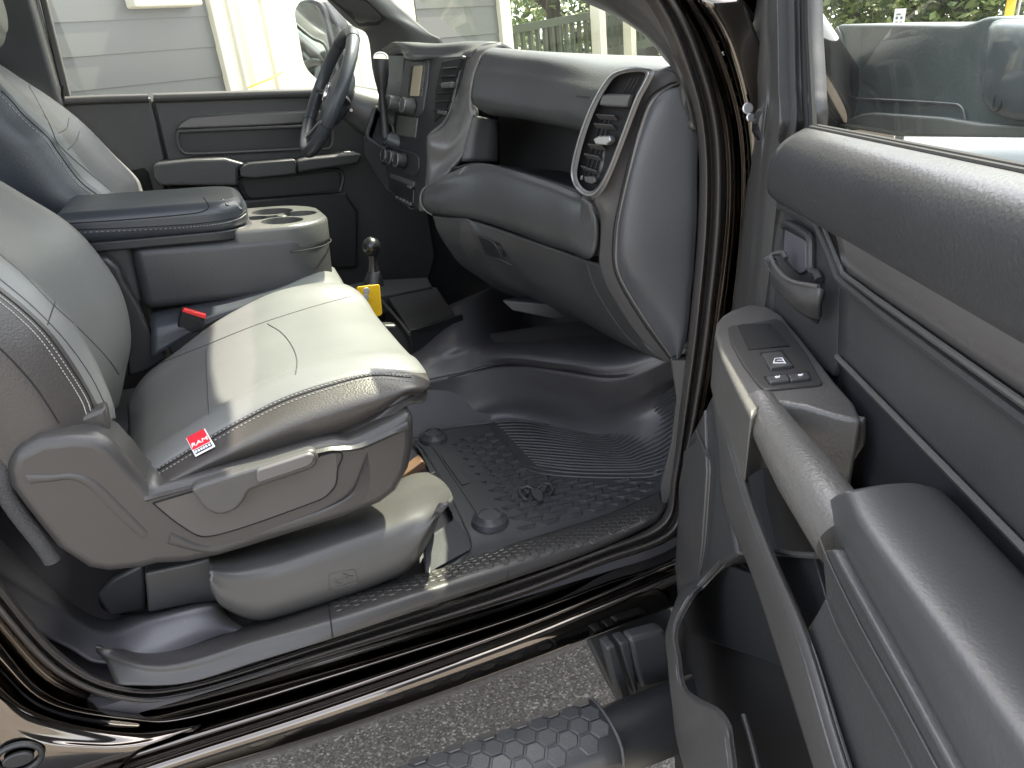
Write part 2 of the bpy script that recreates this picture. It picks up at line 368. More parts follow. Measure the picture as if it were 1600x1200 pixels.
def tree(x, y, h, rad, label, seed, n=2600, crown_lo=.12, group='trees at the wood edge'):
    rr = random.Random(seed); t = root('broadleaf_tree', label, 'tree', (x, y, -.85), group)
    mb = MB(); B = V((x, y, -.85)); mb.tube([B, B+V((.1, 0, h*.3)), B+V((0, .1, h*.6)), B+V((.1, 0, h*.9))], [rad*.07, rad*.055, rad*.04, rad*.01], 8)
    for k in range(9):
        a = rr.uniform(0, 6.28); z = h*rr.uniform(.25, .8); mb.tube([B+V((0, 0, z)), B+V((math.cos(a)*rad*.4, math.sin(a)*rad*.4, z+rad*.25)), B+V((math.cos(a)*rad*.8, math.sin(a)*rad*.8, z+rad*.4))], [rad*.025, rad*.016, rad*.006], 5)
    mb.build('trunk', BK, t)
    mb = MB(); cl = []
    for k in range(34):
        a = rr.uniform(0, 6.28); z = rr.uniform(crown_lo, 1); q = rad*math.sqrt(rr.random())*(1.1-.6*abs(z-.5)); cl.append((B+V((math.cos(a)*q, math.sin(a)*q, z*h)), rad*rr.uniform(.18, .36)))
    for k in range(n):
        c, s = rr.choice(cl); d = V((rr.gauss(0, 1), rr.gauss(0, 1), rr.gauss(0, .8))); p = c+d*s*.6
        sz = rr.uniform(.05, .10); u = V((rr.gauss(0, 1), rr.gauss(0, 1), rr.gauss(0, 1))).normalized(); v = u.orthogonal().normalized()
        mb.add([p-u*sz, p-v*sz*.45, p+u*sz, p+v*sz*.45], [(0, 1, 2, 3)])
    mb.build('crown', LF, t, smooth=False, fixn=False)
labs = ['leafy green tree directly behind the white roadside sign', 'dark trunked tree right of the white sign', 'tree behind the yellow guy wire marker', 'light green tree near the left edge of the door glass', 'tree at the far right end of the wood edge']
for i, (px, dist) in enumerate(((1405, 15), (1485, 13.5), (1570, 15), (1320, 14), (1660, 14))):
    p = CAM+ray(px, 60).normalized()*dist; tree(p.x, p.y, 7.5, 2.3, labs[i], i+3, n=9000, crown_lo=.05)
for i, (px, dist, lab) in enumerate(((1445, 19, 'tree set back between the white sign and the dark trunk'), (1360, 18, 'tree set back left of the white sign'), (1530, 18, 'tree set back left of the yellow marker'))):
    p = CAM+ray(px, 60).normalized()*dist; tree(p.x, p.y, 8, 2.8, lab, i+30, n=6500, crown_lo=.03)
for i, (px, dist, lab) in enumerate(((860, 13, 'green tree behind the deck railing, left of the cream post'), (1010, 14, 'green tree behind the shed wall by the right deck post'), (920, 17, 'tree set back behind the deck railing'))):
    p = CAM+ray(px, 70).normalized()*dist; tree(p.x, p.y, 6.5, 2.4, lab, i+50, n=8000, crown_lo=.02, group='trees behind the deck')
hd = MB(); rr = random.Random(9)
for k in range(9000):
    px = rr.uniform(1200, 1800) if k % 2 else rr.uniform(790, 1100); q = CAM+ray(px, 80).normalized()*rr.uniform(16, 21); p = V((q.x, q.y, rr.uniform(-.85, 1.6)+rr.random()**3*3))
    sz = rr.uniform(.08, .16); u = V((rr.gauss(0, 1), rr.gauss(0, 1), rr.gauss(0, 1))).normalized(); v = u.orthogonal().normalized(); hd.add([p-u*sz, p-v*sz*.5, p+u*sz, p+v*sz*.5], [(0, 1, 2, 3)])
o = hd.build('underbrush', LF, smooth=False, fixn=False); o['kind'] = 'stuff'; o['label'] = 'dense green underbrush along the wood edge'; o['category'] = 'underbrush'
# roadside sign and guy marker
def billboard(px0, py0, px1, py1, dist):
    c = CAM+ray((px0+px1)/2, (py0+py1)/2).normalized()*dist; s = dist/FPX*.94
    return c, (px1-px0)/2*s, (py1-py0)/2*s
c, a, b = billboard(1398, 17, 1412, 42, 9.5)
sg = root('roadside_sign', 'small white sign with dark lettering in front of the trees', 'sign', (c.x, c.y, -.85))
fd = (CAM-c); fd.z = 0; fd.normalize(); rt = fd.cross(V((0, 0, 1))); 
mb = MB(); mb.box(c, a, b, .005, rt, V((0, 0, 1)), fd); mb.build('sign_plate', mat('sign_white', (.6, .62, .6), .5), sg, bevel=.002)
mb = MB()
for (u, v, ww, h_) in ((-.45, .1, .18, .12), (.35, .1, .18, .12), (-.35, -.35, .25, .07), (.4, -.35, .2, .07), (-.2, .45, .4, .05)):
    mb.box(c+fd*.008-rt*u*a+V((0, 0, v*b)), ww*a, h_*b, .002, rt, V((0, 0, 1)), fd)
mb.build('lettering', mat('sign_ink', (.09, .1, .11), .6), sg)
mb = MB(); mb.box((c.x, c.y, (c.z-b-.85)/2)-fd*.012 if False else V((c.x, c.y, (c.z-.85)/2))-fd*.02, .012, .012, (c.z+.85)/2, rt, fd, V((0, 0, 1))); mb.build('post', mat('sign_post', (.3, .3, .3), .5, metal=.5), sg)
p0 = CAM+ray(1571, 50).normalized()*8; p1 = CAM+ray(1584, -14).normalized()*8
g = root('guy_wire_marker', 'yellow plastic guard sloping on a steel guy wire', 'guy wire', (p0.x, p0.y, -.85))
mb = MB(); dd = (p1-p0).normalized(); mb.tube([p0-dd*1.2, p1+dd*3], .035, 10); mb.build('guard', YEL, g)
mb = MB(); q = rt*-.06; mb.tube([p0-dd*2.6+q, p1+dd*9+q], .01, 6); mb.build('wire', mat('wire_steel', (.5, .5, .5), .4, metal=.8), g)
# ================================================================== TRUCK
truck = root('pickup_truck', 'black pickup truck with its passenger door open, showing the grey cab interior', 'pickup truck', (0.3, .8, -.85))
def part(name, mt, fn=None, parent=None, **k):
    mb = MB(); fn(mb); return mb.build(name, mt, parent or truck, **k)
# ---- door opening: seal, painted jamb, rocker
def lane(Y, pts): return [W(p[0], p[1], Y=(p[2] if len(p) > 2 else Y)) for p in pts]
G1 = [(950, -60), (1008, 0), (1052, 85), (1088, 200), (1091, 340), (1078, 500), (1062, 640), (1050, 740), (1030, 812), (936, 856), (794, 905), (519, 995), (300, 1064), (183, 1066), (94, 1018), (0, 905), (-70, 800), (-150, 640)]
G2 = [(975, -60), (1028, 0), (1068, 83), (1100, 200), (1104, 340), (1090, 500), (1072, 640), (1057, 745), (1038, 820), (936, 864), (794, 915), (519, 1004), (300, 1072), (186, 1076), (92, 1030), (0, 925), (-75, 815), (-158, 645)]
G3 = [(988, -60), (1038, 0), (1078, 82), (1109, 200), (1112, 340), (1098, 500), (1079, 640), (1061, 748), (1044, 826), (936, 870), (794, 924), (519, 1010), (300, 1079), (190, 1083), (93, 1040), (0, 938), (-80, 825), (-165, 650)]
G4 = [(1010, -60), (1056, 0), (1095, 80), (1128, 200), (1132, 340), (1114, 500), (1092, 640), (1068, 755), (1056, 835), (936, 884), (794, 938), (519, 1022), (300, 1087), (198, 1097), (94, 1058), (0, 962), (-85, 850), (-172, 670)]
G5 = [(1016, -60), (1060, 0), (1101, 80), (1135, 200), (1139, 340), (1121, 500), (1098, 640), (1073, 757), (1060, 842), (936, 892), (794, 946), (519, 1030), (300, 1094), (204, 1104), (90, 1068), (0, 976), (-92, 860), (-180, 676)]
ys = dict(G1=.05, G2=.02, G3=.028, G4=.015, G5=.035)
def mids(a, b, t): return [(p[0]+(q[0]-p[0])*t, p[1]+(q[1]-p[1])*t) for p, q in zip(a, b)]
jambN = [lane(.055, G1), lane(.03, mids(G1, G2, .35)), lane(.015, G2), lane(.03, mids(G2, G3, .6)), lane(.032, G3), lane(.012, mids(G3, G4, .35)), lane(.012, mids(G3, G4, .75)), lane(.045, G4)]
seal = net('door_seal', jambN, SEAL, truck, nu=110, nv=40, solid=.004)
# painted jamb: from the seal outwards to the outer body edge
J2 = [(1024, -60), (1069, 0), (1111, 78), (1145, 200), (1149, 340), (1131, 500), (1106, 640), (1079, 762), (1064, 852), (936, 902), (794, 955), (519, 1038), (300, 1100), (206, 1110), (86, 1078), (0, 992), (-98, 872), (-190, 684)]
J3 = [(1030, -60), (1076, 0), (1118, 76), (1154, 200), (1158, 340), (1141, 500), (1116, 640), (1088, 764), (1066, 862), (936, 914), (794, 966), (519, 1052), (300, 1116), (206, 1120), (80, 1094), (0, 1019), (-106, 890), (-200, 694)]
J4 = [(1036, -60), (1084, 0), (1126, 74), (1162, 200), (1166, 340), (1149, 500), (1124, 640), (1094, 768), (1070, 870), (936, 924), (794, 978), (519, 1068), (300, 1130), (206, 1132), (76, 1108), (0, 1046), (-116, 910), (-212, 700)]
jn = [lane(.05, G4), lane(.062, G5), lane(.045, J2), lane(.02, J3), lane(.016, mids(J3, J4, .5)), lane(.03, J4)]
jamb = net('door_jamb', jn, PAINT, truck, nu=110, nv=40, solid=.004)
# rocker, shoulder by shoulder, continuing rearward under the cab corner
def rk(Y, ys_): return [W(x, y, Y=Y) for x, y in zip((1180, 1066, 936, 794, 519, 300, 180, 60, -120), ys_)]
rows = [rk(.03, (830, 868, 922, 976, 1066, 1130, 1160, 1200, 1262)),
        rk(-.005, (834, 873, 928, 984, 1078, 1146, 1182, 1222, 1290)),
        rk(-.012, (838, 880, 934, 991, 1088, 1158, 1196, 1238, 1304)),
        rk(-.010, (846, 886, 940, 997, 1094, 1165, 1204, 1246, 1312)),
        rk(-.040, (852, 892, 946, 1003, 1101, 1172, 1212, 1256, 1322)),
        rk(-.050, (868, 908, 962, 1018, 1116, 1186, 1226, 1270, 1334)),
        rk(-.050, (890, 932, 984, 1040, 1136, 1204, 1244, 1288, 1350)),
        rk(-.046, (896, 940, 992, 1047, 1145, 1212, 1252, 1297, 1358)),
        rk(-.030, (900, 944, 996, 1052, 1150, 1218, 1258, 1304, 1366)),
        rk(.02, (901, 946, 999, 1056, 1154, 1222, 1262, 1308, 1370))]
rocker = net('rocker_panel', rows, PAINT, truck, nu=60, nv=46, solid=.006)
# cab corner skin behind the opening, with its round plug
cs = [[W(x, y, Y=Y) for x, y in r] for Y, r in ((.03, [(330, 1124), (206, 1133), (76, 1109), (0, 1047), (-116, 911), (-212, 701)]), (.0, [(310, 1134), (196, 1146), (60, 1118), (-20, 1060), (-150, 920), (-260, 705)]), (-.012, [(270, 1150), (165, 1162), (40, 1140), (-40, 1080), (-190, 930), (-320, 710)]), (-.02, [(215, 1178), (140, 1176), (20, 1170), (-80, 1120), (-260, 960), (-400, 720)]), (-.022, [(150, 1240), (110, 1250), (20, 1260), (-100, 1260), (-300, 1100), (-560, 760)]))]
corner = net('cab_corner', cs, PAINT, truck, nu=40, nv=36, solid=.005)
T = bvh(corner)
c = drop(T, [(30, 1181)], .002)
if c:
    mb = MB(); mb.tube([c[0]+V((math.cos(a)*.026, -.002, math.sin(a)*.022)) for a in [i/20*6.283 for i in range(20)]], .004, 8, closed=True); mb.build('plug_ring', PLD, corner)
    mb = MB(); mb.ext([c[0]+V((math.cos(a)*.018, -.001, math.sin(a)*.011)) for a in [i/24*6.283 for i in range(24)]], V((0, -.006, 0))); mb.build('plug', PLD, corner, bevel=.002)
# ---- outer body: front fender, hood, roof, rear wall, far side (the cab must shade itself)
def slabbox(name, x0, x1, y0, y1, z0, z1, mt, bevel=.01, parent=None):
    mb = MB(); mb.box(((x0+x1)/2, (y0+y1)/2, (z0+z1)/2), (x1-x0)/2, (y1-y0)/2, (z1-z0)/2); return mb.build(name, mt, parent or truck, bevel=bevel)
# hood and fender with a rounded shoulder
def sec(x, zt, yo): return [V((x, yo, -.25)), V((x, yo-.02, .15)), V((x, yo-.015, zt-.22)), V((x, yo+.01, zt-.08)), V((x, yo+.10, zt-.015)), V((x, .5, zt+.035)), V((x, .85, zt+.04)), V((x, 1.25, zt+.035)), V((x, 1.62-yo, zt-.02)), V((x, 1.70-yo, zt-.10)), V((x, 1.72, .1)), V((x, 1.72, -.25))]
net('hood', [sec(1.02, .66, .02), sec(1.15, .66, .0), sec(1.6, .64, -.02), sec(2.1, .60, .0), sec(2.35, .56, .05), sec(2.42, .44, .08)], HOODSKY, truck, nu=50, nv=30, solid=.01)
# grille end
slabbox('grille', 2.36, 2.42, .15, 1.55, -.2, .45, PLD)
# roof + headliner, windshield header, rear wall
def rsec(x, z): return [V((x, .08, z-.08)), V((x, .11, z-.02)), V((x, .35, z+.02)), V((x, .82, z+.035)), V((x, 1.3, z+.02)), V((x, 1.48, z-.02)), V((x, 1.52, z-.08))]
net('roof', [rsec(-.62, 1.16), rsec(-.5, 1.22), rsec(-.1, 1.25), rsec(.25, 1.23), rsec(.42, 1.20)], PAINT, truck, nu=30, nv=20, solid=.03)
part('rear_wall', PLD, lambda m: m.ext([V((-.50, .06, -.05)), V((-.50, 1.62, -.05)), V((-.50, 1.62, .62)), V((-.50, .06, .62))], V((-.03, 0, 0))))
part('rear_glass', GLS, lambda m: m.add([V((-.51, .2, .62)), V((-.51, 1.5, .62)), V((-.58, 1.45, 1.12)), V((-.58, .25, 1.12))], [(0, 1, 2, 3)]), smooth=False)
# B pillar (passenger side) rising out of the frame at the left edge
part('b_pillar', PLD, lambda m: m.ext([V((-.50, .06, -.02)), V((-.34, .06, .02)), V((-.36, .07, .65)), V((-.43, .15, 1.18)), V((-.62, .15, 1.18)), V((-.55, .06, .6))], V((0, .05, 0))), bevel=.01)
# windshield + cowl
part('windshield', WSG, lambda m: m.add([V((1.02, .14, .76)), V((1.10, .5, .77)), V((1.12, .82, .77)), V((1.10, 1.15, .77)), V((1.02, 1.52, .76)), V((.42, 1.42, 1.19)), V((.47, 1.1, 1.215)), V((.48, .82, 1.22)), V((.47, .5, 1.215)), V((.42, .2, 1.19))], [(0, 1, 8, 9), (1, 2, 7, 8), (2, 3, 6, 7), (3, 4, 5, 6)]))
part('cowl', PLD, lambda m: m.ext([V((.98, .1, .72)), V((1.16, .1, .70)), V((1.2, .82, .71)), V((1.16, 1.56, .70)), V((.98, 1.56, .72)), V((1.06, .82, .735))], V((0, 0, -.03))), bevel=.006)
# A pillar, passenger side: inner trim visible as the broad grey band across the upper right of the opening
ap = [[W(*p[:2], Y=p[2]) for p in r] for r in (
    [(770, -60, .22), (905, 0, .20), (965, 28, .17), (1010, 60, .14), (1040, 95, .12), (1052, 108, .10)],
    [(830, -60, .14), (935, 0, .13), (985, 35, .11), (1025, 72, .10), (1054, 110, .08), (1068, 130, .07)],
    [(900, -60, .09), (975, 0, .08), (1020, 45, .07), (1052, 100, .06), (1072, 150, .05), (1080, 190, .05)],
    [(955, -60, .05), (1012, 0, .05), (1054, 85, .05), (1072, 130, .05), (1086, 180, .05), (1089, 205, .05)])]
net('a_pillar_trim', ap, PLG, truck, nu=24, nv=16, solid=.012)
# outer A pillar + fender top seen between jamb and door: pale reflections on paint
part('a_pillar', PAINT, lambda m: m.tube([V((.98, .02, .70)), V((.80, .04, .88)), V((.62, .06, 1.04)), V((.42, .11, 1.18))], .045, 12), bevel=0)
# front fender at the opening's front edge (mostly hidden by the door)
fe = [[W(x, y, Y=Y) for x, y in r] for Y, r in ((.03, [(1084, 0), (1126, 74), (1162, 200), (1166, 340), (1149, 500), (1124, 640), (1094, 768), (1072, 860)]), (-.02, [(1100, 0), (1140, 74), (1172, 200), (1176, 340), (1160, 500), (1136, 640), (1106, 768), (1085, 865)]), (-.03, [(1160, 0), (1190, 74), (1230, 200), (1240, 340), (1230, 500), (1210, 640), (1180, 768), (1150, 860)]))]
net('fender_edge', fe, PAINT, truck, nu=40, nv=14, solid=.005)
part('fender_side', PAINT, lambda m: m.ext([V((.86, -.02, -.15)), V((.84, -.02, .45)), V((.95, -.02, .68)), V((1.05, -.02, .68)), V((1.05, -.02, -.15))], V((0, .03, 0))), bevel=.008)
part('pillar_light_backing', PLD, lambda m: m.tube([W(x, y, Y=.085) for x, y in [(1060, -60), (1100, 0), (1143, 76), (1180, 200), (1184, 340), (1165, 500), (1140, 640), (1110, 770)]], .024, 10))  # added dark backing tube, blocks sky light leaking through the jamb slit
part('cowl_light_blocker', PLD, lambda m: m.ext([V((.90, .045, -.05)), V((1.1, .045, -.05)), V((1.1, .045, .72)), V((.86, .045, .72))], V((0, .02, 0))))  # added unseen closing panel, keeps sun from leaking in under the dash
part('cowl_light_blocker', PLD, lambda m: m.ext([V((.90, 1.68, -.05)), V((1.1, 1.68, -.05)), V((1.1, 1.68, .74)), V((.80, 1.68, .76))], V((0, .02, 0))))  # same added light blocker on the driver side
part('dash_light_blocker', PLD, lambda m: m.ext([V((.80, .06, .735)), V((1.12, .06, .70)), V((1.12, 1.66, .70)), V((.80, 1.66, .735))], V((0, 0, -.03))))  # added unseen sheet under the dash top, blocks sun coming through the cowl
# hinge bolt
def disc(mb, c, n_, r, th, k=20, mi=0):
    n_ = V(n_).normalized(); a = n_.orthogonal().normalized(); b = n_.cross(a)
    mb.ext([V(c)+(a*math.cos(i/k*6.2832)+b*math.sin(i/k*6.2832))*r for i in range(k)], n_*th, mi)
hb = W(1171, 184, Y=-.045); part('hinge_bolt', mat('zinc', (.6, .6, .6), .3, metal=.9), lambda m: (disc(m, hb, (-.3, -1, .2), .006, .005), disc(m, hb+V((0, .006, .012)), (-.3, -1, .2), .008, .003)), bevel=.0015)
# driver side: side glass, door frame, B pillar
YD = 1.6
part('driver_door_skin', PAINT, lambda m: m.ext([V((-.3, 1.72, -.3)), V((1.05, 1.72, -.3)), V((1.05, 1.72, .68)), V((-.3, 1.72, .70))], V((0, .03, 0)))).name = 'door_skin'
# ---- driver door inner panel
def Y_(v, *p): return A('Y', v, *p)
dp = slab('door', Y_(1.6, (238, 151), (475, 144), (560, 141), (640, 145), (680, 400), (640, 520), (330, 500), (262, 300), (262, 250)), (0, .04, 0), PL, truck, bevel=.006); dp['label'] = 'closed driver door at the far side of the cab'
CQ = slab('quarter_trim', Y_(1.6, (96, 157), (235, 152), (258, 250), (258, 420), (60, 440), (60, 200)), (0, .04, 0), PL, truck, bevel=.006)
part('door_light_backing', PLD, lambda m: m.ext([V((-.45, 1.655, -.05)), V((1.0, 1.655, -.05)), V((1.0, 1.655, .72)), V((-.45, 1.655, .72))], V((0, .015, 0))))  # added backing sheet, blocks daylight in the gaps between door and trim
# belt rails (rounded, catch the light)
tubeo('belt_rail', Y_(1.585, (240, 153), (360, 149), (480, 145), (560, 143)), .013, PLG, dp, n=10)
tubeo('belt_rail', Y_(1.585, (98, 158), (160, 155), (232, 153)), .012, PLG, CQ, n=10)
slab('accent_panel', Y_(1.575, (276, 202), (281, 192), (297, 182), (380, 176), (480, 173), (510, 172), (510, 190), (430, 196), (340, 200)), (0, .03, 0), TRM, dp, bevel=.006)
bz = [(278, 208), (290, 205), (380, 201), (480, 197), (516, 196), (516, 230), (480, 232), (380, 237), (300, 240), (285, 236), (279, 226)]
mb = MB(); mb.tube(cr(Y_(1.575, *bz), 60, True), .0052, 8, closed=True); mb.build('pocket_bezel', PLG, dp)
slab('insert', Y_(1.59, *bz), (0, .012, 0), PLD, dp, bevel=.002)
# armrest
slab('armrest', Y_(1.50, (238, 262), (244, 255), (300, 249), (352, 247), (384, 256), (372, 265), (372, 290), (300, 290), (250, 290), (240, 280)), (0, .11, 0), SOFT, dp, bevel=.012)
slab('door_pull', Y_(1.50, (374, 262), (390, 255), (460, 249), (463, 252), (463, 272), (400, 278), (376, 276)), (0, .11, 0), PL, dp, bevel=.010)
sp = slab('switch_panel', Y_(1.50, (465, 251), (480, 247), (560, 239), (566, 243), (560, 256), (466, 270)), (0, .11, 0), PL, dp, bevel=.008)
for i, (x, y) in enumerate(((492, 243), (508, 242), (524, 240), (542, 236))):
    mb = MB(); c = W(x, y+3, Y=1.55); mb.box(c, .010, .008, .005); mb.build('switch', SIL if i % 2 else PLG, sp, bevel=.002)
mp = [(376, 280), (460, 272), (530, 266), (532, 296), (522, 300), (395, 312), (384, 305)]
mb = MB(); mb.tube(cr(Y_(1.585, *mp), 50, True), .006, 8, closed=True); mb.build('pocket_rim', PL, dp)
slab('map_pocket', Y_(1.592, *mp), (0, .01, 0), PLD, dp, bevel=.002)
slab('lower_trim', Y_(1.56, (262, 292), (372, 288), (382, 312), (540, 300), (560, 330), (560, 420), (262, 420)), (0, .05, 0), PLD, truck, bevel=.01)
slab('latch_recess', Y_(1.592, (200, 268), (225, 262), (232, 270), (240, 300), (238, 330), (215, 330)), (0, .01, 0), BLK, CQ, bevel=.004)
mb = MB(); mb.tube([W(99, 158, Y=1.57), W(98, 146, Y=1.57), W(98, 134, Y=1.57)], .004, 8); mb.build('lock_post', BLK, CQ)
# frame around driver window : B pillar trim + thin frame lines
slab('b_pillar_trim', Y_(1.52, (-30, -80), (26, -80), (58, 30), (92, 150), (98, 170), (60, 240), (-60, 240), (-60, 0)), (0, .09, 0), PLD, truck, bevel=.012)
slab('window_frame', Y_(1.60, (10, -120), (28, -120), (98, 152), (84, 156)), (0, .03, 0), GLB, truck, bevel=.004)
slab('window_frame', Y_(1.62, (33, -120), (44, -120), (110, 152), (99, 156)), (0, .03, 0), PLG, truck, bevel=.004)
part('side_glass', GLS, lambda m: m.add(Y_(1.64, (46, -120), (520, -260), (600, 60), (596, 146), (104, 158)), [(0, 1, 2, 3, 4)]), smooth=False)
# driver A pillar: broad tube from the dash corner up to the left, with a dark grab area
apd = [[W(*p[:2], Y=p[2]) for p in r] for r in (
    [(420, -80, 1.52), (500, -10, 1.53), (548, 38, 1.55), (574, 56, 1.56), (582, 110, 1.58), (592, 150, 1.58)],
    [(450, -80, 1.47), (522, -6, 1.48), (560, 30, 1.49), (590, 44, 1.50), (606, 90, 1.53), (608, 140, 1.54)],
    [(505, -80, 1.43), (570, -10, 1.43), (598, 20, 1.44), (630, 40, 1.44), (650, 72, 1.46), (640, 130, 1.5)],
    [(560, -80, 1.45), (607, -8, 1.45), (640, 24, 1.45), (672, 52, 1.45), (692, 68, 1.46), (680, 110, 1.5)])]
adt = net('a_pillar_trim', apd, PLG, truck, nu=24, nv=20, solid=.012)
Td = bvh(adt)
slab('grab_handle_recess', drop(Td, [(512, -6), (568, -6), (604, 28), (590, 38), (562, 40), (545, 22)], .004), (0, .003, 0), PLD, adt, bevel=.001)
# far mirror
mr_ = [(460, 20), (464, 8), (474, 4), (490, 4), (500, 14), (512, 60), (520, 112), (516, 140), (500, 128), (482, 112), (474, 98)]
dm = slab('door_mirror', rnd(Y_(1.95, *[(485+(x-485)*1.10+4, 72+(y-72)*1.08) for x, y in mr_]), .02), (.05, .07, 0), PLD, truck, bevel=.01)
mir = mat('mirror_glass', (.75, .78, .78), .03, metal=1)
pts = rnd(Y_(1.945, *mr_), .02); pm = sum(pts, V((0, 0, 0)))/len(pts)
mb = MB(); mb.ext(pts, V((.004, .006, 0))); mgl = mb.build('mirror_glass', mir, dm, smooth=False)
slab('mirror_shell', rnd(Y_(1.97, (496, 2), (506, 0), (530, 40), (540, 90), (530, 142), (512, 142), (520, 100)), .015), (.06, .09, 0), GLB, dm, bevel=.008)
tubeo('mirror_arm', [W(520, 150, Y=1.95), W(560, 150, Y=1.8), W(600, 150, Y=1.7)], .02, PLD, dm)
# ================================================================== FLOOR
# floor pan and toe board
fr = [[W(x, y, Z=z) for x, y, z in r] for r in (
    [(560, 760, -.03), (640, 750, -.03), (760, 760, -.03), (900, 790, -.03), (1000, 780, -.03), (1060, 760, -.02), (1100, 740, 0)],
    [(560, 710, -.03), (655, 690, -.03), (740, 672, -.028), (830, 668, -.025), (935, 688, -.02), (1000, 660, .05), (1075, 605, .13)],
    [(560, 665, 0), (640, 652, .0), (730, 640, .01), (800, 620, .045), (900, 628, .07), (970, 628, .11), (1080, 570, .22)],
    [(560, 610, .08), (645, 600, .09), (735, 580, .105), (800, 572, .13), (890, 584, .165), (970, 592, .2), (1085, 545, .28)])]
floor = net('floor_covering', fr, VIN, truck, nu=40, nv=30, solid=.01); floor['label'] = 'grey vinyl floor covering of the cab'
up_ = [[W(x, y, Z=z) for x, y, z in r] for r in (
    [(560, 612, .082), (645, 598, .094), (735, 578, .11), (800, 570, .136), (890, 580, .17), (970, 588, .205), (1085, 541, .285)],
    [(560, 590, .10), (650, 572, .12), (740, 552, .135), (805, 548, .17), (880, 556, .20), (970, 560, .225), (1090, 520, .30)],
    )]
up_.append([W(560, 560, Z=.11), W(650, 545, Z=.13), W(740, 525, Z=.15), W(815, 508, X=1.0), W(880, 505, X=1.0), W(980, 520, X=.99), W(1100, 480, X=.97)])
up_.append([W(560, 500, Z=.12), W(640, 500, Z=.14), W(740, 460, Z=.18), W(820, 430, X=1.06), W(880, 430, X=1.06), W(980, 440, X=1.05), W(1100, 420, X=1.03)])
toe = net('toe_board', up_, VIN, floor, nu=40, nv=24, solid=.008)
tubeo('carpet_edge', [W(x, y, Z=z) for x, y, z in [(700, 590, .104), (760, 573, .12), (800, 569.5, .136), (845, 571, .152), (890, 580, .17), (960, 588, .20), (1010, 578, .225), (1050, 558, .25)]], .0035, PLD, floor)
# general floor under the seats, firewall, tunnel: keeps the cab closed
part('floor_pan', VIN, lambda m: m.ext([V((-.5, .03, -.05)), V((1.0, .06, -.05)), V((1.0, 1.7, -.05)), V((-.5, 1.7, -.05))], V((0, 0, -.03))))
part('firewall', PLD, lambda m: m.ext([V((1.08, .02, -.05)), V((1.08, 1.7, -.05)), V((1.08, 1.7, .72)), V((1.08, .02, .72))], V((.03, 0, 0))))
part('tunnel', VIN, lambda m: m.ext([V((-.4, .62, -.05)), V((-.4, .70, .10)), V((-.4, .95, .10)), V((-.4, 1.04, -.05))], V((1.5, 0, 0))), bevel=.03)
part('kick_panel', PL, lambda m: m.ext([W(1046, 560, Y=.07), W(1092, 560, Y=.07), W(1070, 700, Y=.07), W(1052, 770, Y=.07), W(1036, 800, Y=.07), W(1030, 760, Y=.09), W(1048, 690, Y=.09), W(1056, 620, Y=.09)], V((.02, .02, 0))), bevel=.004)
# ---- sill plate
si = [[W(x, y, Z=z) for x, y, z in r] for r in (
    [(150, 1012, .03), (250, 1012, -.02), (380, 978, -.02), (520, 925, -.01), (665, 895, .0), (800, 850, .0), (940, 806, .0), (1035, 765, .02)],
    [(150, 1018, .02), (260, 1022, .0), (400, 985, .004), (520, 950, .010), (665, 906, .014), (800, 864, .014), (940, 822, .012), (1040, 782, .02)],
    [(158, 1026, .012), (262, 1038, .010), (400, 1000, .012), (520, 966, .015), (665, 922, .018), (800, 880, .016), (945, 836, .014), (1036, 797, .02)],
    [(166, 1036, .006), (266, 1052, .0), (400, 1018, .0), (519, 984, .004), (665, 939, .005), (798, 897, .004), (940, 850, .004), (1034, 808, .01)],
    [(180, 1070, -.01), (285, 1068, -.012), (400, 1034, -.01), (519, 998, -.008), (665, 950, -.008), (795, 907, -.008), (936, 858, -.008), (1033, 814, 0)])]
sill = net('sill_plate', si, PLS, truck, nu=70, nv=26, solid=.006)
Ts = bvh(sill)
seam('panel_gap', Ts, [(513, 945), (516, 965), (519, 990), (520, 999)], BLK, sill, r=.0012)
seam('panel_gap', Ts, [(792, 905), (794, 893)], BLK, sill, r=.0008)
# hexagon grip field on the sill: small raised cells
def hexcell(mb, c, u, v, n_, r, h, ins=.8):
    a = [c+(u*math.cos(math.pi/3*i)+v*math.sin(math.pi/3*i))*r for i in range(6)]; b = [c+(p-c)*ins+n_*h for p in a]
    mb.add(a+b, [(6, 7, 8, 9, 10, 11)]+[(i, (i+1) % 6, 6+(i+1) % 6, 6+i) for i in range(6)])
def onplane(T, x, y, off=.3):
    h = T.ray_cast(V((x, y, off)), V((0, 0, -1))); return (h[0], h[1]) if h[0] is not None else (None, None)
mb = MB(); r = .0085
for i in range(60):
    for j in range(7):
        x = .10+i*r*1.62; y = .028+j*r*1.85+(i % 2)*r*.92
        if y > .085+.00*x or x > .68: continue
        p, n_ = onplane(Ts, x, y)
        if p is None or abs(n_.z) < .75: continue
        n_ = n_ if n_.z > 0 else -n_; u = V((1, 0, 0)); u = (u-n_*u.dot(n_)).normalized(); hexcell(mb, p+n_*.0002, u, n_.cross(u), n_, r*.93, .0011)
mb.build('grip_cell', PLS, sill, smooth=False)
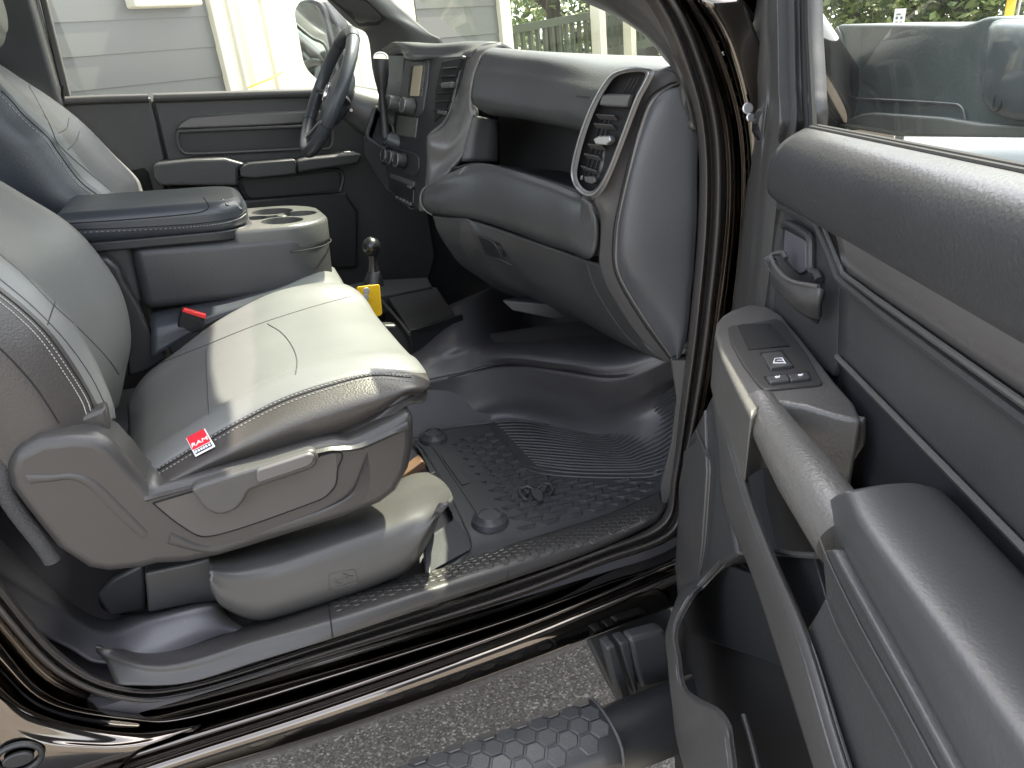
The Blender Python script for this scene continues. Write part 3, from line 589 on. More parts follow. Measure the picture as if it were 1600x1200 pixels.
# rear floor hump and rear corner of the cab floor
hp = [[W(x, y, Z=z) for x, y, z in r] for r in (
    [(-40, 800, -.03), (60, 900, -.03), (150, 965, -.03), (215, 958, -.03), (300, 940, -.03), (380, 935, -.03)],
    [(-40, 860, -.0), (70, 930, .0), (155, 985, .0), (230, 965, .025), (320, 944, .028), (350, 946, -.0)],
    [(-30, 890, -.0), (90, 960, .0), (165, 1000, .0), (240, 975, .028), (325, 955, .026), (356, 962, -.01)],
    [(-20, 930, -.0), (100, 985, .0), (166, 1016, -.0), (250, 1000, .012), (335, 978, .008), (375, 975, -.02)],
    [(-10, 950, .01), (110, 1010, .01), (160, 1034, .0), (260, 1024, -.01), (350, 992, -.014), (400, 985, -.02)])]
hump = net('floor_hump', hp, VIN, truck, nu=40, nv=26, solid=.004)
# seat-belt anchor wheel in the dark corner
aw = W(196, 930, Y=.22)
an = part('belt_anchor', GLB, lambda m: (m.tube([aw+V((math.cos(a)*.034, 0, math.sin(a)*.030)) for a in [i/24*6.283 for i in range(24)]], .006, 8, closed=True), disc(m, aw, (0, -1, 0), .022, .012)), bevel=.002)
part('belt_bracket', PL, lambda m: m.ext(Y_(.2, (150, 930), (175, 905), (225, 880), (228, 955), (170, 965)), V((0, .02, 0))), bevel=.006)
# ================================================================== FLOOR MAT (lies loose on the floor)
mat_ = root('floor_mat', 'black rubber floor mat with ribs and a raised wedge pattern in the passenger footwell', 'floor mat', (.6, .4, -.03))
mz = -.018
mr0 = [[W(x, y, Z=z) for x, y, z in r] for r in (
    [(646, 690, mz), (700, 669, mz), (770, 660, mz), (835, 660, mz), (935, 679, mz+.005), (1000, 645, .062), (1060, 596, .155)],
    [(660, 705, mz), (710, 690, mz), (780, 690, mz), (850, 695, mz), (935, 700, mz), (1005, 675, .03), (1062, 640, .09)],
    [(690, 755, mz), (740, 745, mz), (800, 742, mz), (880, 745, mz), (960, 745, mz), (1020, 735, mz+.01), (1064, 715, .03)],
    [(722, 815, mz), (770, 808, mz), (830, 800, mz), (900, 795, mz), (970, 785, mz), (1020, 775, mz+.004), (1060, 760, .01)],
    [(735, 858, mz), (780, 848, mz), (840, 838, mz), (905, 820, mz), (975, 800, mz), (1020, 786, mz), (1055, 770, .0)],
    [(700, 892, .004), (790, 860, .004), (845, 846, .004), (910, 826, .004), (978, 806, .004), (1022, 790, .006), (1056, 772, .01)])]
mo = net('mat_body', mr0, RUB, mat_, nu=60, nv=50, solid=.004); Tm = bvh(mo)
# wedges: an even raised pattern on the walking surface
import itertools
mb = MB()
dx, dy = .050, .019
poly = [(690, 700), (765, 668), (830, 738), (900, 748), (1000, 748), (1050, 730), (1048, 765), (975, 792), (905, 812), (800, 838), (765, 785)]
def inpoly(x, y, P):
    c = False
    for i in range(len(P)):
        x1, y1 = P[i-1]; x2, y2 = P[i]
        if (y1 > y) != (y2 > y) and x < (x2-x1)*(y-y1)/(y2-y1)+x1: c = not c
    return c
# footprint of the pattern field as a polygon on the mat plane
PW = [(q.x, q.y) for q in [W(x, y, Z=mz) for x, y in poly]]
x0 = min(p[0] for p in PW); x1 = max(p[0] for p in PW); y0 = min(p[1] for p in PW); y1 = max(p[1] for p in PW)
i = 0; y = y0
while y < y1:
    x = x0+(i % 2)*dx*.5
    while x < x1:
        if inpoly(x, y, PW) and inpoly(x+dx*.6, y, PW):
            p, n_ = onplane(Tm, x+dx*.3, y)
            if p is not None:
                z = p.z+.0003; h = .0055
                a = V((x, y+dy*.42, z)); b = V((x+dx*.86, y+dy*.42, z)); c = V((x+dx*.66, y-dy*.42, z)); d_ = V((x+dx*.2, y-dy*.42, z))
                e = V((x+dx*.22, y-dy*.30, z+h)); f = V((x+dx*.64, y-dy*.30, z+h))
                mb.add([a, b, c, d_, e, f], [(0, 1, 5, 4), (1, 2, 5), (2, 3, 4, 5), (3, 0, 4)])
        x += dx
    y += dy; i += 1
mb.build('wedge_tread', RUB, mat_, smooth=False)
# heel ribs
top = crp([(772, 659), (815, 658), (870, 669), (935, 678), (968, 660), (1000, 642), (1056, 599)], 40)
bot = crp([(840, 731), (900, 738), (960, 739), (1000, 737), (1020, 733), (1040, 728), (1056, 720)], 40)
mb = MB(); N_ = 16
for j in range(N_):
    t = (j+.5)/N_; P = drop(Tm, [(a[0]+(b[0]-a[0])*t, a[1]+(b[1]-a[1])*t) for a, b in zip(top, bot)], .0022)
    if len(P) > 4: mb.tube(P, .0036, 6)
mb.build('heel_rib', RUB, mat_)
mb = MB()
for ln in (crp([(770, 658), (788, 688), (812, 716), (838, 732), (900, 740), (1000, 741), (1030, 735), (1058, 722)], 50), crp([(763, 660), (781, 691), (806, 720), (834, 738), (900, 746), (1000, 747), (1032, 741), (1058, 729)], 50)):
    mb.tube(drop(Tm, ln, .001), .0026, 6)
mb.build('border_ridge', RUB, mat_)
mb = MB(); mb.tube(drop(Tm, crp([(772, 658), (815, 656), (870, 667), (935, 676), (1000, 641), (1056, 598)], 40), .001), .003, 6); mb.build('edge_lip', RUB, mat_); mb = MB(); mb.tube(drop(Tm, crp([(648, 690), (700, 670), (768, 661)], 20), .001), .003, 6); mb.build('edge_lip', RUB, mat_)
mb = MB(); mb.tube(drop(Tm, crp([(700, 888), (790, 857), (845, 843), (910, 824), (978, 804), (1040, 780)], 30), .001), .0025, 6); mb.build('edge_lip', RUB, mat_)
mb = MB(); mb.tube(drop(Tm, crp([(672, 692), (700, 735), (730, 780), (765, 835)], 24), .0008), .0012, 6); mb.build('border_ridge', RUB, mat_)
# rear flap of the mat + upstanding corner
rf = net('mat_flap', [A('Z', mz, (646, 690), (664, 705), (690, 750), (722, 815), (735, 860), (700, 892)), A('Z', mz, (640, 688), (656, 705), (678, 752), (708, 812), (668, 845), (664, 898))], RUB, mat_, nu=30, nv=8, solid=.004)
slab('corner_wall', [W(664, 845, Z=.03), W(714, 812, Z=.015), W(730, 835, Z=-.01), W(737, 858, Z=-.012), W(668, 896, Z=-.01)], V((-.004, .004, 0)), RUB, mat_, bevel=.0015)
slab('corner_wall', [W(664, 847, Z=.03), W(672, 843, Z=.03), W(672, 900, Z=0), W(665, 900, Z=0)], V((.004, .004, 0)), RUB, mat_, bevel=.0015)
for (x, y, r) in ((765, 808, .036), (677, 680, .034)):
    c = W(x, y, Z=mz+.012)
    mb = MB(); k = 28
    prof = [(r, -.012), (r*.92, -.002), (r*.72, .004), (r*.66, .009), (r*.58, .009), (r*.55, .005), (r*.1, .0055), (0.0001, .0055)]
    for q, (rr_, zz) in enumerate(prof): mb.v += [c+V((math.cos(i/k*6.2832)*rr_, math.sin(i/k*6.2832)*rr_, zz)) for i in range(k)]
    for q in range(len(prof)-1):
        for i in range(k): mb.f.append((q*k+i, q*k+(i+1) % k, (q+1)*k+(i+1) % k, (q+1)*k+i)); mb.m.append(0)
    mb.build('grommet', RUB, mat_, angle=30)
slab('maker_plate', drop(Tm, [(690, 715), (703, 712), (735, 755), (722, 760)], .0012), V((0, 0, .002)), RUB, mat_, bevel=.0008)
# animal head emblem moulded in the mat: head, brow and two curled horns
mb = MB()
def onm(px, py, z=.008): return W(px, py, Z=mz+z)
for pts in ([(829, 768), (838, 765), (846, 768), (849, 776), (848, 783), (842, 785), (834, 779)], [(818, 766), (828, 768), (826, 774), (822, 772)], [(848, 758), (856, 760), (850, 772), (844, 766)]):
    mb.ext([onm(*p) for p in pts], V((0, 0, .004)))
mb.tube([onm(*p) for p in [(836, 766), (824, 761), (812, 764), (812, 771), (819, 780), (824, 780)]], [.003, .0045, .0045, .004, .003, .0015], 8)
mb.tube([onm(*p) for p in [(840, 764), (850, 756), (860, 757), (864, 766), (858, 774), (854, 770)]], [.003, .0045, .0045, .004, .003, .0015], 8)
mb.build('emblem', RUB, mat_, bevel=.001)
# ================================================================== PASSENGER SEAT
def Yp(y, *p): return A('Y', y, *p)
# side shield
sh_out = [(8, 735), (18, 706), (60, 686), (110, 680), (150, 682), (178, 697), (205, 726), (237, 766), (300, 748), (400, 721), (500, 692), (524, 688), (546, 690), (566, 682), (610, 660), (646, 640), (649, 664), (648, 700), (641, 735), (622, 770), (596, 790), (540, 812), (470, 834), (400, 856), (340, 874), (290, 884), (245, 886), (225, 892), (170, 898), (138, 893), (90, 862), (40, 800), (14, 765)]
seat = slab('passenger_seat', Yp(.045, *sh_out), (.0, .09, 0), PLS, truck, bevel=.016, seg=5); seat.name = 'seat'; seat['label'] = 'passenger seat nearest the open door'
Tsh = bvh(seat)
# swage line along the shield: raised upper lip + lower contour
pocket = [(239, 786), (300, 768), (400, 741), (525, 706), (527, 735), (524, 758), (508, 776), (480, 788), (400, 817), (345, 834), (318, 838), (300, 832), (270, 812)]
slab('lever_recess', rnd(drop(Tsh, pocket, .001), .006), (0, .002, 0), mat('seat_plastic_recess', (.066, .062, .060), .45, bump=.3, scale=450, kind='grain', dist=.0005), seat, bevel=.0006)
mb = MB(); mb.tube(drop(Tsh, crp(pocket+[pocket[0]], 90), .001), .0011, 6); mb.build('panel_gap', BLK, seat)
def ridge(name, T, a, b, lift, mt, parent, n=40):
    """a raised moulded facet between two traced lines on a surface"""
    A_ = drop(T, crp(a, n), .0002); B_ = drop(T, crp(b, n), .0002); k = min(len(A_), len(B_)); C_ = [(A_[i]*.55+B_[i]*.45)+V((0, -lift, 0)) for i in range(k)]
    mb = MB(); mb.add(A_[:k]+C_+B_[:k], [(r*k+i, r*k+i+1, (r+1)*k+i+1, (r+1)*k+i) for r in (0, 1) for i in range(k-1)]); return mb.build(name, mt, parent, angle=80)
ridge('moulded_lip', Tsh, [(224, 776), (300, 757), (400, 729), (500, 701), (530, 697), (560, 693), (600, 676), (644, 655)], [(228, 784), (300, 764), (400, 736), (505, 708), (535, 706), (566, 702), (604, 686), (646, 668)], .005, PLS, seat)
ridge('moulded_lip', Tsh, [(268, 832), (310, 850), (345, 852), (400, 834), (500, 798), (545, 778), (560, 745), (560, 712)], [(262, 850), (310, 862), (345, 864), (400, 850), (500, 818), (562, 790), (578, 750), (574, 706)], .004, PLS, seat)
ridge('moulded_lip', Tsh, [(40, 742), (80, 742), (115, 740), (150, 752), (190, 790), (230, 830)], [(48, 756), (85, 752), (112, 750), (140, 764), (180, 804), (222, 842)], .003, PLS, seat)
# lever
lev = [(298, 767), (306, 759), (340, 748), (420, 724), (484, 704), (493, 705), (498, 712), (497, 724), (488, 734), (440, 750), (388, 768), (384, 780), (372, 796), (354, 805), (338, 806), (320, 797)]
lv = slab('recline_lever', rnd(Yp(.022, *lev), .006), (0, .02, 0), PLG, seat, bevel=.007, seg=4)
slab('lever_pad', rnd(Yp(.018, (400, 735), (484, 708), (492, 712), (491, 722), (482, 730), (402, 757)), .006), (0, .008, 0), TRM, lv, bevel=.003)
# cushion: loft along X; near seam, far bolster, undersides
near = [(190, 775), (228, 745), (300, 700), (370, 660), (440, 625), (510, 601), (580, 585), (630, 583)]
nb   = [(190, 800), (238, 768), (300, 749), (370, 727), (440, 707), (510, 686), (580, 656), (630, 618)]
far  = [(150, 640), (187, 596), (240, 556), (319, 510), (367, 482), (415, 460), (480, 447), (520, 446)]
secs = []
for i in range(8):
    n_ = W(*near[i], Y=.098); b_ = W(*nb[i], Y=.075); f_ = W(*far[i], Y=.60); f_.x = n_.x*.7+f_.x*.3
    zt = n_.z; u = [0]*0
    def mid(t, dz, x=None): p = n_.lerp(f_, t); return V((p.x, p.y, p.z+dz))
    d = .012 if i < 6 else .006
    secs.append([V((b_.x, b_.y+.03, b_.z-.02)), b_, V(((n_.x+b_.x)/2, .058, (n_.z*.6+b_.z*.4))), n_+V((0, -.004, -.002)), n_+V((0, .012, .007)), mid(.12, .010), mid(.22, -d*.3), mid(.36, -d), mid(.5, -d), mid(.64, -d), mid(.78, -d*.3), mid(.88, .012), mid(.97, .008), f_+V((0, .02, -.02)), f_+V((0, .02, -.08)), V((b_.x, .55, b_.z-.03))])
l = secs[-1]
def squash(s, dx, k, dz):
    c = sum(s, V((0, 0, 0)))/len(s); return [V((p.x+dx, c.y+(p.y-c.y)*(1-(1-k)*.25), c.z+(p.z-c.z)*k+dz)) for p in s]
secs.append(squash(l, .028, .86, -.008)); secs.append(squash(l, .042, .58, -.014)); secs.append(squash(l, .046, .25, -.018))
DARK_HI = .215; 
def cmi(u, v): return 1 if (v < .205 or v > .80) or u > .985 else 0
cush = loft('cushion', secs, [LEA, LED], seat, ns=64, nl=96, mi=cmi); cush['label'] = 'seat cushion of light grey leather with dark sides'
Tc = bvh(cush)
# seams and double stitching along the cushion edge
e1 = [(236, 738), (300, 700), (370, 659), (440, 624), (510, 600), (580, 583), (642, 586)]
e2 = [(236, 746), (300, 708), (370, 667), (440, 632), (510, 607), (580, 590), (643, 594)]
seam('seam', Tc, [(p[0], p[1]+4) for p in e1], BLK, cush, n=80)
stitch('stitching', Tc, [(p[0], p[1]+1) for p in e1], THR, cush, n=64)
stitch('stitching', Tc, [(p[0], p[1]+2) for p in e2], THR, cush, n=64)
seam('seam', Tc, [(322, 545), (322, 570), (324, 610), (326, 648)], LED, cush, r=.0008)
seam('seam', Tc, [(418, 506), (440, 520), (456, 540), (464, 562), (462, 585)], LED, cush, r=.0009)
seam('seam', Tc, [(190, 596), (250, 568), (320, 540), (400, 508), (480, 482), (548, 463)], LED, cush, r=.0007, n=60)
seam('seam', Tc, [(262, 755), (340, 733), (420, 708), (500, 682), (570, 655), (646, 618)], BLK, cush, r=.0010, n=60)
# front trim wrap under the cushion
# red tag
tg = drop(Tc, [(293, 686), (320, 672), (338, 698), (308, 714)], .002)
if len(tg) == 4:
    o_, ax_, ay_ = tg[0], (tg[1]-tg[0]), (tg[3]-tg[0]); nn_ = ax_.cross(ay_).normalized()
    if nn_.dot(CAM-o_) < 0: nn_ = -nn_
    axn = ax_.normalized(); ayn = (ay_-axn*ay_.dot(axn)).normalized(); La = ax_.length; Lb = ay_.length
    q = lambda u, v, k=0: o_+ax_*u+ay_*v+nn_*k
    tg_o = slab('cloth_tag', [q(-.04, 0, .0006), q(1.05, 0, .0006), q(1.07, 1.04, .0016), q(-.04, 1.04, .0016)], nn_*-.0008, WHT, cush, bevel=.0002)
    slab('tag_field', [q(0, .0, .0012), q(1.0, .0, .0012), q(1.0, .72, .0019), q(0.0, .72, .0019)], nn_*-.0004, RED, cush, bevel=.0001)
    slab('tag_band', [q(.04, .76, .002), q(.97, .76, .002), q(.97, .97, .0021), q(.04, .97, .0021)], nn_*-.0004, mat('tag_ink', (.03, .03, .05), .6), cush, bevel=.0001)
def text(name, s, origin, xdir, ydir, size, mt, parent, ext=.0004, bold=.0, align='CENTER', sx=1.0):
    cu = bpy.data.curves.new(name, 'FONT'); cu.body = s; cu.size = size; cu.extrude = ext; cu.offset = bold; cu.align_x = align; cu.align_y = 'CENTER'; cu.resolution_u = 2
    ob = bpy.data.objects.new(name, cu); scene.collection.objects.link(ob)
    X = xdir.normalized(); Yd = (ydir-X*ydir.dot(X)).normalized(); Z = X.cross(Yd)
    M = Matrix((X*sx, Yd, Z)).transposed().to_4x4(); M.translation = origin
    dg = bpy.context.evaluated_depsgraph_get(); me = bpy.data.meshes.new_from_object(ob.evaluated_get(dg)); bpy.data.objects.remove(ob)
    me.transform(M); me.materials.clear(); me.materials.append(mt); return link(name, me, parent, smooth=False)
if len(tg) == 4:
    text('tag_lettering', 'RAM', q(.5, .52, .0022), ax_, -ay_, Lb*.24, WHT, cush, bold=0, sx=1.15)
    mb = MB()
    for u in (.12, .27, .42, .56, .70, .86): mb.ext([q(u-.05, .82, .0024), q(u+.05, .82, .0024), q(u+.05, .92, .0024), q(u-.05, .92, .0024)], nn_*.0002)
    mb.build('tag_lettering', WHT, cush)
# backrest
nearS = [(158, 668), (148, 640), (112, 577), (75, 525), (37, 487), (0, 457), (-60, 410), (-170, 340), (-300, 250)]
farS  = [(176, 640), (187, 592), (199, 530), (186, 461), (150, 401), (101, 349), (22, 300), (-100, 226), (-240, 120)]
secs = []
for i in range(9):
    n_ = W(*nearS[i], Y=.10); f_ = W(*farS[i], Y=.60)
    s = n_.lerp(f_, .5); bx = (n_.x+f_.x)/2; tz = n_.z; f2 = V((f_.x, .60, f_.z))
    back = V((-.13, 0, -.035))
    def mid(t, dx): p = n_.lerp(f2, t); return V((p.x+dx, p.y, p.z+dx*.4))
    secs.append([n_+back*1.15+V((0, -.005, 0)), n_+back*.75+V((0, -.035, 0)), n_+back*.35+V((0, -.033, 0)), n_+back*.08+V((0, -.012, 0)), n_+V((.006, .012, .002)), mid(.10, .018), mid(.2, .006), mid(.32, -.010), mid(.5, -.014), mid(.68, -.010), mid(.82, .004), mid(.92, .012), f2+V((0, .0, 0)), f2+back*.3+V((0, .025, 0)), f2+back*1.1+V((0, .01, 0)), mid(.5, 0)+back*1.2])
def bmi(u, v): return 1 if (v < .235 or v > .86) else 0
back = loft('backrest', secs, [LEA, LED], seat, ns=64, nl=96, mi=bmi); back['label'] = 'seat back of light grey leather with dark side panels'
Tb = bvh(back)
sl1 = [(-5, 452), (37, 486), (75, 524), (112, 576), (138, 618), (147, 642)]
seam('seam', Tb, sl1, BLK, back, n=60)
stitch('stitching', Tb, [(p[0]-5, p[1]+3) for p in sl1], THR, back, n=52)
stitch('stitching', Tb, [(p[0]-12, p[1]+7) for p in sl1], THR, back, n=52)
seam('seam', Tb, [(-5, 540), (18, 562), (50, 598), (74, 632), (92, 661)], BLK, back, n=50)
seam('seam', Tb, [(-5, 432), (50, 478), (100, 530), (140, 585), (168, 640)], LED, back, r=.0008, n=50)
seam('seam', Tb, [(0, 398), (40, 432), (82, 475), (130, 520), (168, 560), (186, 585)], LED, back, r=.0008, n=50)
seam('seam', Tb, [(86, 472), (78, 495), (74, 508)], LED, back, r=.0008, n=16)
# lower skirt pieces between backrest and shield
slab('trim_flap', Yp(.085, (94, 662), (130, 650), (165, 636), (170, 660), (174, 692), (150, 680), (120, 677), (100, 680)), (0, .03, 0), LED, back, bevel=.006)
slab('hook_tape', Yp(.082, (16, 695), (60, 678), (92, 662), (100, 680), (60, 690), (20, 706)), (0, .02, 0), VEL, back, bevel=.003)
slab('side_panel', Yp(.078, (-60, 560), (-20, 560), (18, 600), (50, 650), (58, 676), (20, 690), (-10, 680), (-60, 640)), (0, .01, 0), LED, back, bevel=.004)
slab('hook_tape', Yp(.075, (-20, 668), (4, 684), (20, 704), (8, 722), (6, 745), (-20, 720)), (0, .02, 0), VEL, back, bevel=.003)
tubeo('carpet_edge', Yp(.07, (-30, 700), (0, 735), (8, 770), (30, 805), (56, 838), (78, 868), (82, 876)), .011, VEL, seat, n=10, flat=1)
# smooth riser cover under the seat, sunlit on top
rc = [Yp(.09, (330, 925), (350, 950), (400, 970), (450, 963), (540, 935), (600, 912), (642, 890), (668, 850), (690, 800)),
      Yp(.045, (328, 915), (350, 942), (400, 962), (450, 954), (540, 924), (600, 902), (640, 880), (664, 842), (690, 790)),
      Yp(.045, (330, 900), (360, 915), (410, 922), (460, 908), (540, 882), (600, 858), (640, 836), (670, 812), (700, 782)),
      [W(x, y, Y=v) for x, y, v in [(328, 888, .055), (370, 890, .058), (420, 882, .06), (470, 865, .062), (545, 838, .065), (600, 816, .07), (640, 798, .075), (680, 783, .085), (706, 772, .09)]],
      [W(x, y, Y=v) for x, y, v in [(326, 872, .10), (365, 866, .11), (420, 850, .12), (470, 834, .13), (545, 804, .14), (600, 782, .16), (640, 764, .19), (672, 752, .22), (692, 752, .22)]],
      [W(x, y, Y=v) for x, y, v in [(326, 860, .3), (365, 850, .3), (420, 830, .3), (470, 812, .3), (545, 780, .3), (600, 760, .3), (640, 742, .3), (660, 738, .3), (670, 738, .3)]]]
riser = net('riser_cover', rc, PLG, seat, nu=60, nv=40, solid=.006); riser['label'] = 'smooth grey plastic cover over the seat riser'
Tr = bvh(riser)
slab('riser_side', Yp(.13, (226, 896), (300, 880), (345, 868), (352, 940), (300, 945), (232, 958)), (0, .05, 0), PL, seat, bevel=.004)
# moulded symbol
emb = [(514, 897), (550, 890), (556, 896), (556, 912), (520, 922), (514, 915)]
mb = MB(); mb.tube(drop(Tr, crp(emb+[emb[0]], 30), .0004), .0005, 5); 
for ln in ([(536, 896), (546, 900), (552, 900)], [(524, 908), (544, 902)], [(524, 909), (534, 913), (543, 904)], [(518, 921), (556, 910)], [(517, 909), (524, 903)]): mb.tube(drop(Tr, ln, .0006), .0009, 5)
mb.build('moulded_symbol', PLG, riser)
# seat rail between seat and mat
slab('seat_rail', [W(628, 745, Y=.33), W(660, 720, Y=.33), W(665, 724, Y=.33), W(665, 738, Y=.33), W(632, 754, Y=.33)], (0, .03, 0), RUST, seat, bevel=.002)
slab('rail_track', [W(610, 772, Y=.30), W(672, 742, Y=.30), W(678, 752, Y=.30), W(620, 785, Y=.30)], (0, .06, 0), GLB, seat, bevel=.003)
tubeo('rail_edge', [W(606, 768, Y=.28), W(640, 754, Y=.28), (W(668, 745, Y=.28)), W(680, 738, Y=.28)], .003, PLG, seat)
# inner side recliner shield + belt buckle
slab('recliner_shield', A('Y', .62, (148, 405), (165, 402), (185, 418), (193, 440), (218, 480), (225, 500), (262, 560), (232, 580), (200, 590), (196, 540), (180, 470)), (0, .03, 0), PLD, seat, bevel=.006)
slab('buckle_stalk', A('Y', .615, (262, 540), (282, 492), (320, 502), (312, 530), (268, 556)), (0, .022, 0), PLD, seat, bevel=.004)
bk = slab('belt_buckle', A('Y', .61, (276, 512), (284, 484), (322, 497), (318, 516), (300, 520)), (0, .03, 0), GLB, seat, bevel=.003)
slab('release_button', A('Y', .604, (284, 487), (287, 482), (322, 492), (321, 499)), (0, .012, 0), mat('buckle_red', (.7, .03, .03), .35), bk, bevel=.0015)
# ================================================================== DRIVER SEAT (backrest + headrest)
nearD = [(190, 350), (161, 311), (124, 281), (90, 236), (75, 214), (38, 180), (0, 139), (-50, 90)]
farD  = [(250, 350), (221, 307), (210, 281), (172, 244), (124, 195), (75, 157), (22, 112), (-40, 70)]
secs = []
for i in range(8):
    n_ = W(*nearD[i], Y=.98); f_ = W(*farD[i], Y=1.47)
    if i >= 6: f_.z = n_.z+.02
    bk_ = V((-.14, 0, -.02))
    def mid(t, dx): p = n_.lerp(f_, t); return V((p.x+dx, p.y, p.z+dx*.4))
    secs.append([n_+bk_*1.2, n_+bk_*.8+V((0, -.03, 0)), n_+bk_*.35+V((0, -.03, 0)), n_+bk_*.08+V((0, -.012, 0)), n_+V((.006, .012, .002)), mid(.12, .016), mid(.22, .004), mid(.35, -.012), mid(.5, -.014), mid(.68, -.008), mid(.82, .006), mid(.93, .014), f_, f_+bk_*.4+V((0, .02, 0)), f_+bk_*1.1, mid(.5, 0)+bk_*1.2])
k = secs[-1]; secs.append([p+V((-.03, 0, .03))-(p-sum(k, V((0, 0, 0)))/16)*.25 for p in k]); 
dseat = loft('seat', secs, [LEA, LEB], truck, ns=54, nl=96, mi=lambda u, v: 1 if (v < .25 or v > .86 or u > .9) else 0, round_=.01); dseat['label'] = 'driver seat back beyond the console'
Tds = bvh(dseat)
seam('seam', Tds, [(2, 142), (20, 160), (38, 181), (75, 215), (90, 237), (124, 282), (160, 310)], BLK, dseat, n=50)
stitch('stitching', Tds, [(-2, 146), (34, 185), (71, 219), (86, 241), (119, 285), (154, 312)], THR, dseat, n=36, ln=.005, r=.001)
seam('seam', Tds, [(45, 134), (60, 160), (80, 200), (92, 226), (130, 262), (175, 300)], LEB, dseat, r=.001)
seam('seam', Tds, [(92, 208), (104, 200), (108, 184)], LEB, dseat, r=.001); seam('seam', Tds, [(106, 234), (118, 222), (124, 205)], LEB, dseat, r=.001)
hr = []; hx = W(13, 45, Y=1.22).x+.345
for i, (x, s) in enumerate(((-.50, .3), (-.46, .8), (-.42, 1), (-.375, .95), (-.355, .6))):
    hr.append([V((x+hx, 1.22+math.cos(a)*.13*s, .93+math.sin(a)*.085*s)) for a in [j/12*6.283 for j in range(12)]])
loft('headrest', hr, LEA, dseat, ns=20, nl=32, round_=.008)
for yy_ in (1.16, 1.28):
    mb = MB(); mb.tube([V((-.43+hx, yy_, .72)), V((-.43+hx, yy_, .9))], .007, 8); mb.build('headrest_post', CHR, dseat)
# driver cushion + middle cushion (light leather), mostly hidden by the console
def pillow(name, x0, x1, y0, y1, z0, z1, mt, parent, b=.04):
    mb = MB(); mb.box(((x0+x1)/2, (y0+y1)/2, (z0+z1)/2), (x1-x0)/2, (y1-y0)/2, (z1-z0)/2); return mb.build(name, mt, parent, bevel=b, seg=6)
pillow('cushion', -.25, .20, 1.0, 1.5, .12, .33, LEA, dseat)
mc = [[W(x, y, Y=v) for x, y, v in r] for r in (
   [(236, 560, .60), (300, 520, .61), (360, 490, .61), (430, 470, .61), (500, 456, .61), (536, 450, .61)],
   [(236, 508, .62), (300, 494, .62), (360, 480, .62), (430, 460, .62), (500, 440, .62), (538, 446, .62)],
   [(232, 488, .70), (300, 474, .70), (360, 462, .70), (430, 444, .70), (500, 424, .70), (533, 436, .70)],
   [(232, 470, .9), (300, 460, .9), (360, 448, .9), (430, 430, .9), (490, 410, .9), (522, 418, .9)])]
mid_c = net('middle_cushion', mc, [LEA, LEB], truck, nu=30, nv=20, solid=.02, mi=lambda v, u: 0 if u > .83 else 1)
# ================================================================== CONSOLE
def zslab(name, pts, z0, z1, mt, parent, bevel=.01, seg=4, tilt=0, x0=0):
    mb = MB(); mb.ext([V((p[0], p[1], z1+tilt*(p[0]-x0))) for p in pts], V((0, 0, z0-z1))); return mb.build(name, mt, parent, bevel=bevel, seg=seg)
def rr2(x0, x1, y0, y1, rf, n=10):               # outline with round front corners
    out = [(x0, y0)]; 
    out += [(x1-rf+math.sin(a)*rf, y0+rf-math.cos(a)*rf) for a in [i/n*math.pi/2 for i in range(n+1)]]
    out += [(x1-rf+math.cos(a)*rf, y1-rf+math.sin(a)*rf) for a in [i/n*math.pi/2 for i in range(n+1)]]
    return out+[(x0, y1)]
body = zslab('console', rr2(-.13, .262, .665, .965, .11), .345, .475, PL, truck, bevel=.022, seg=5, tilt=-.02, x0=0); body['label'] = 'centre console with armrest lid and cup holders'
bb = zslab('hinge_block', rr2(-.26, -.125, .67, .95, .02), .36, .50, PLD, body, bevel=.01)
# slanted underside gap line
lid_m = zslab('armrest_lid', rr2(-.25, .098, .655, .955, .075), .488, .548, LEB, body, bevel=.022, seg=6, tilt=.0); Tl = bvh(lid_m)
# top pad line & stitch
ln1 = [(100, 372), (160, 369), (250, 363), (330, 354), (372, 347), (388, 336)]
seam('seam', Tl, [(95, 350), (200, 343), (290, 335), (318, 330), (326, 322), (318, 309)], BLK, lid_m, n=50, r=.0012)
stitch('stitching', Tl, [(95, 364), (200, 360), (290, 355), (345, 349), (372, 342), (384, 334)], THR, lid_m, n=60, ln=.003)
seam('seam', Tl, [(95, 360), (200, 356), (290, 351), (345, 345), (372, 338), (384, 329)], BLK, lid_m, n=60, r=.001)
zslab('lid_base', rr2(-.25, .104, .66, .95, .08), .472, .492, PLD, body, bevel=.004)
slab('latch', drop(Tl, [(345, 312), (372, 318), (378, 328), (352, 320)], .003), (0, 0, -.006), LEB, lid_m, bevel=.002)
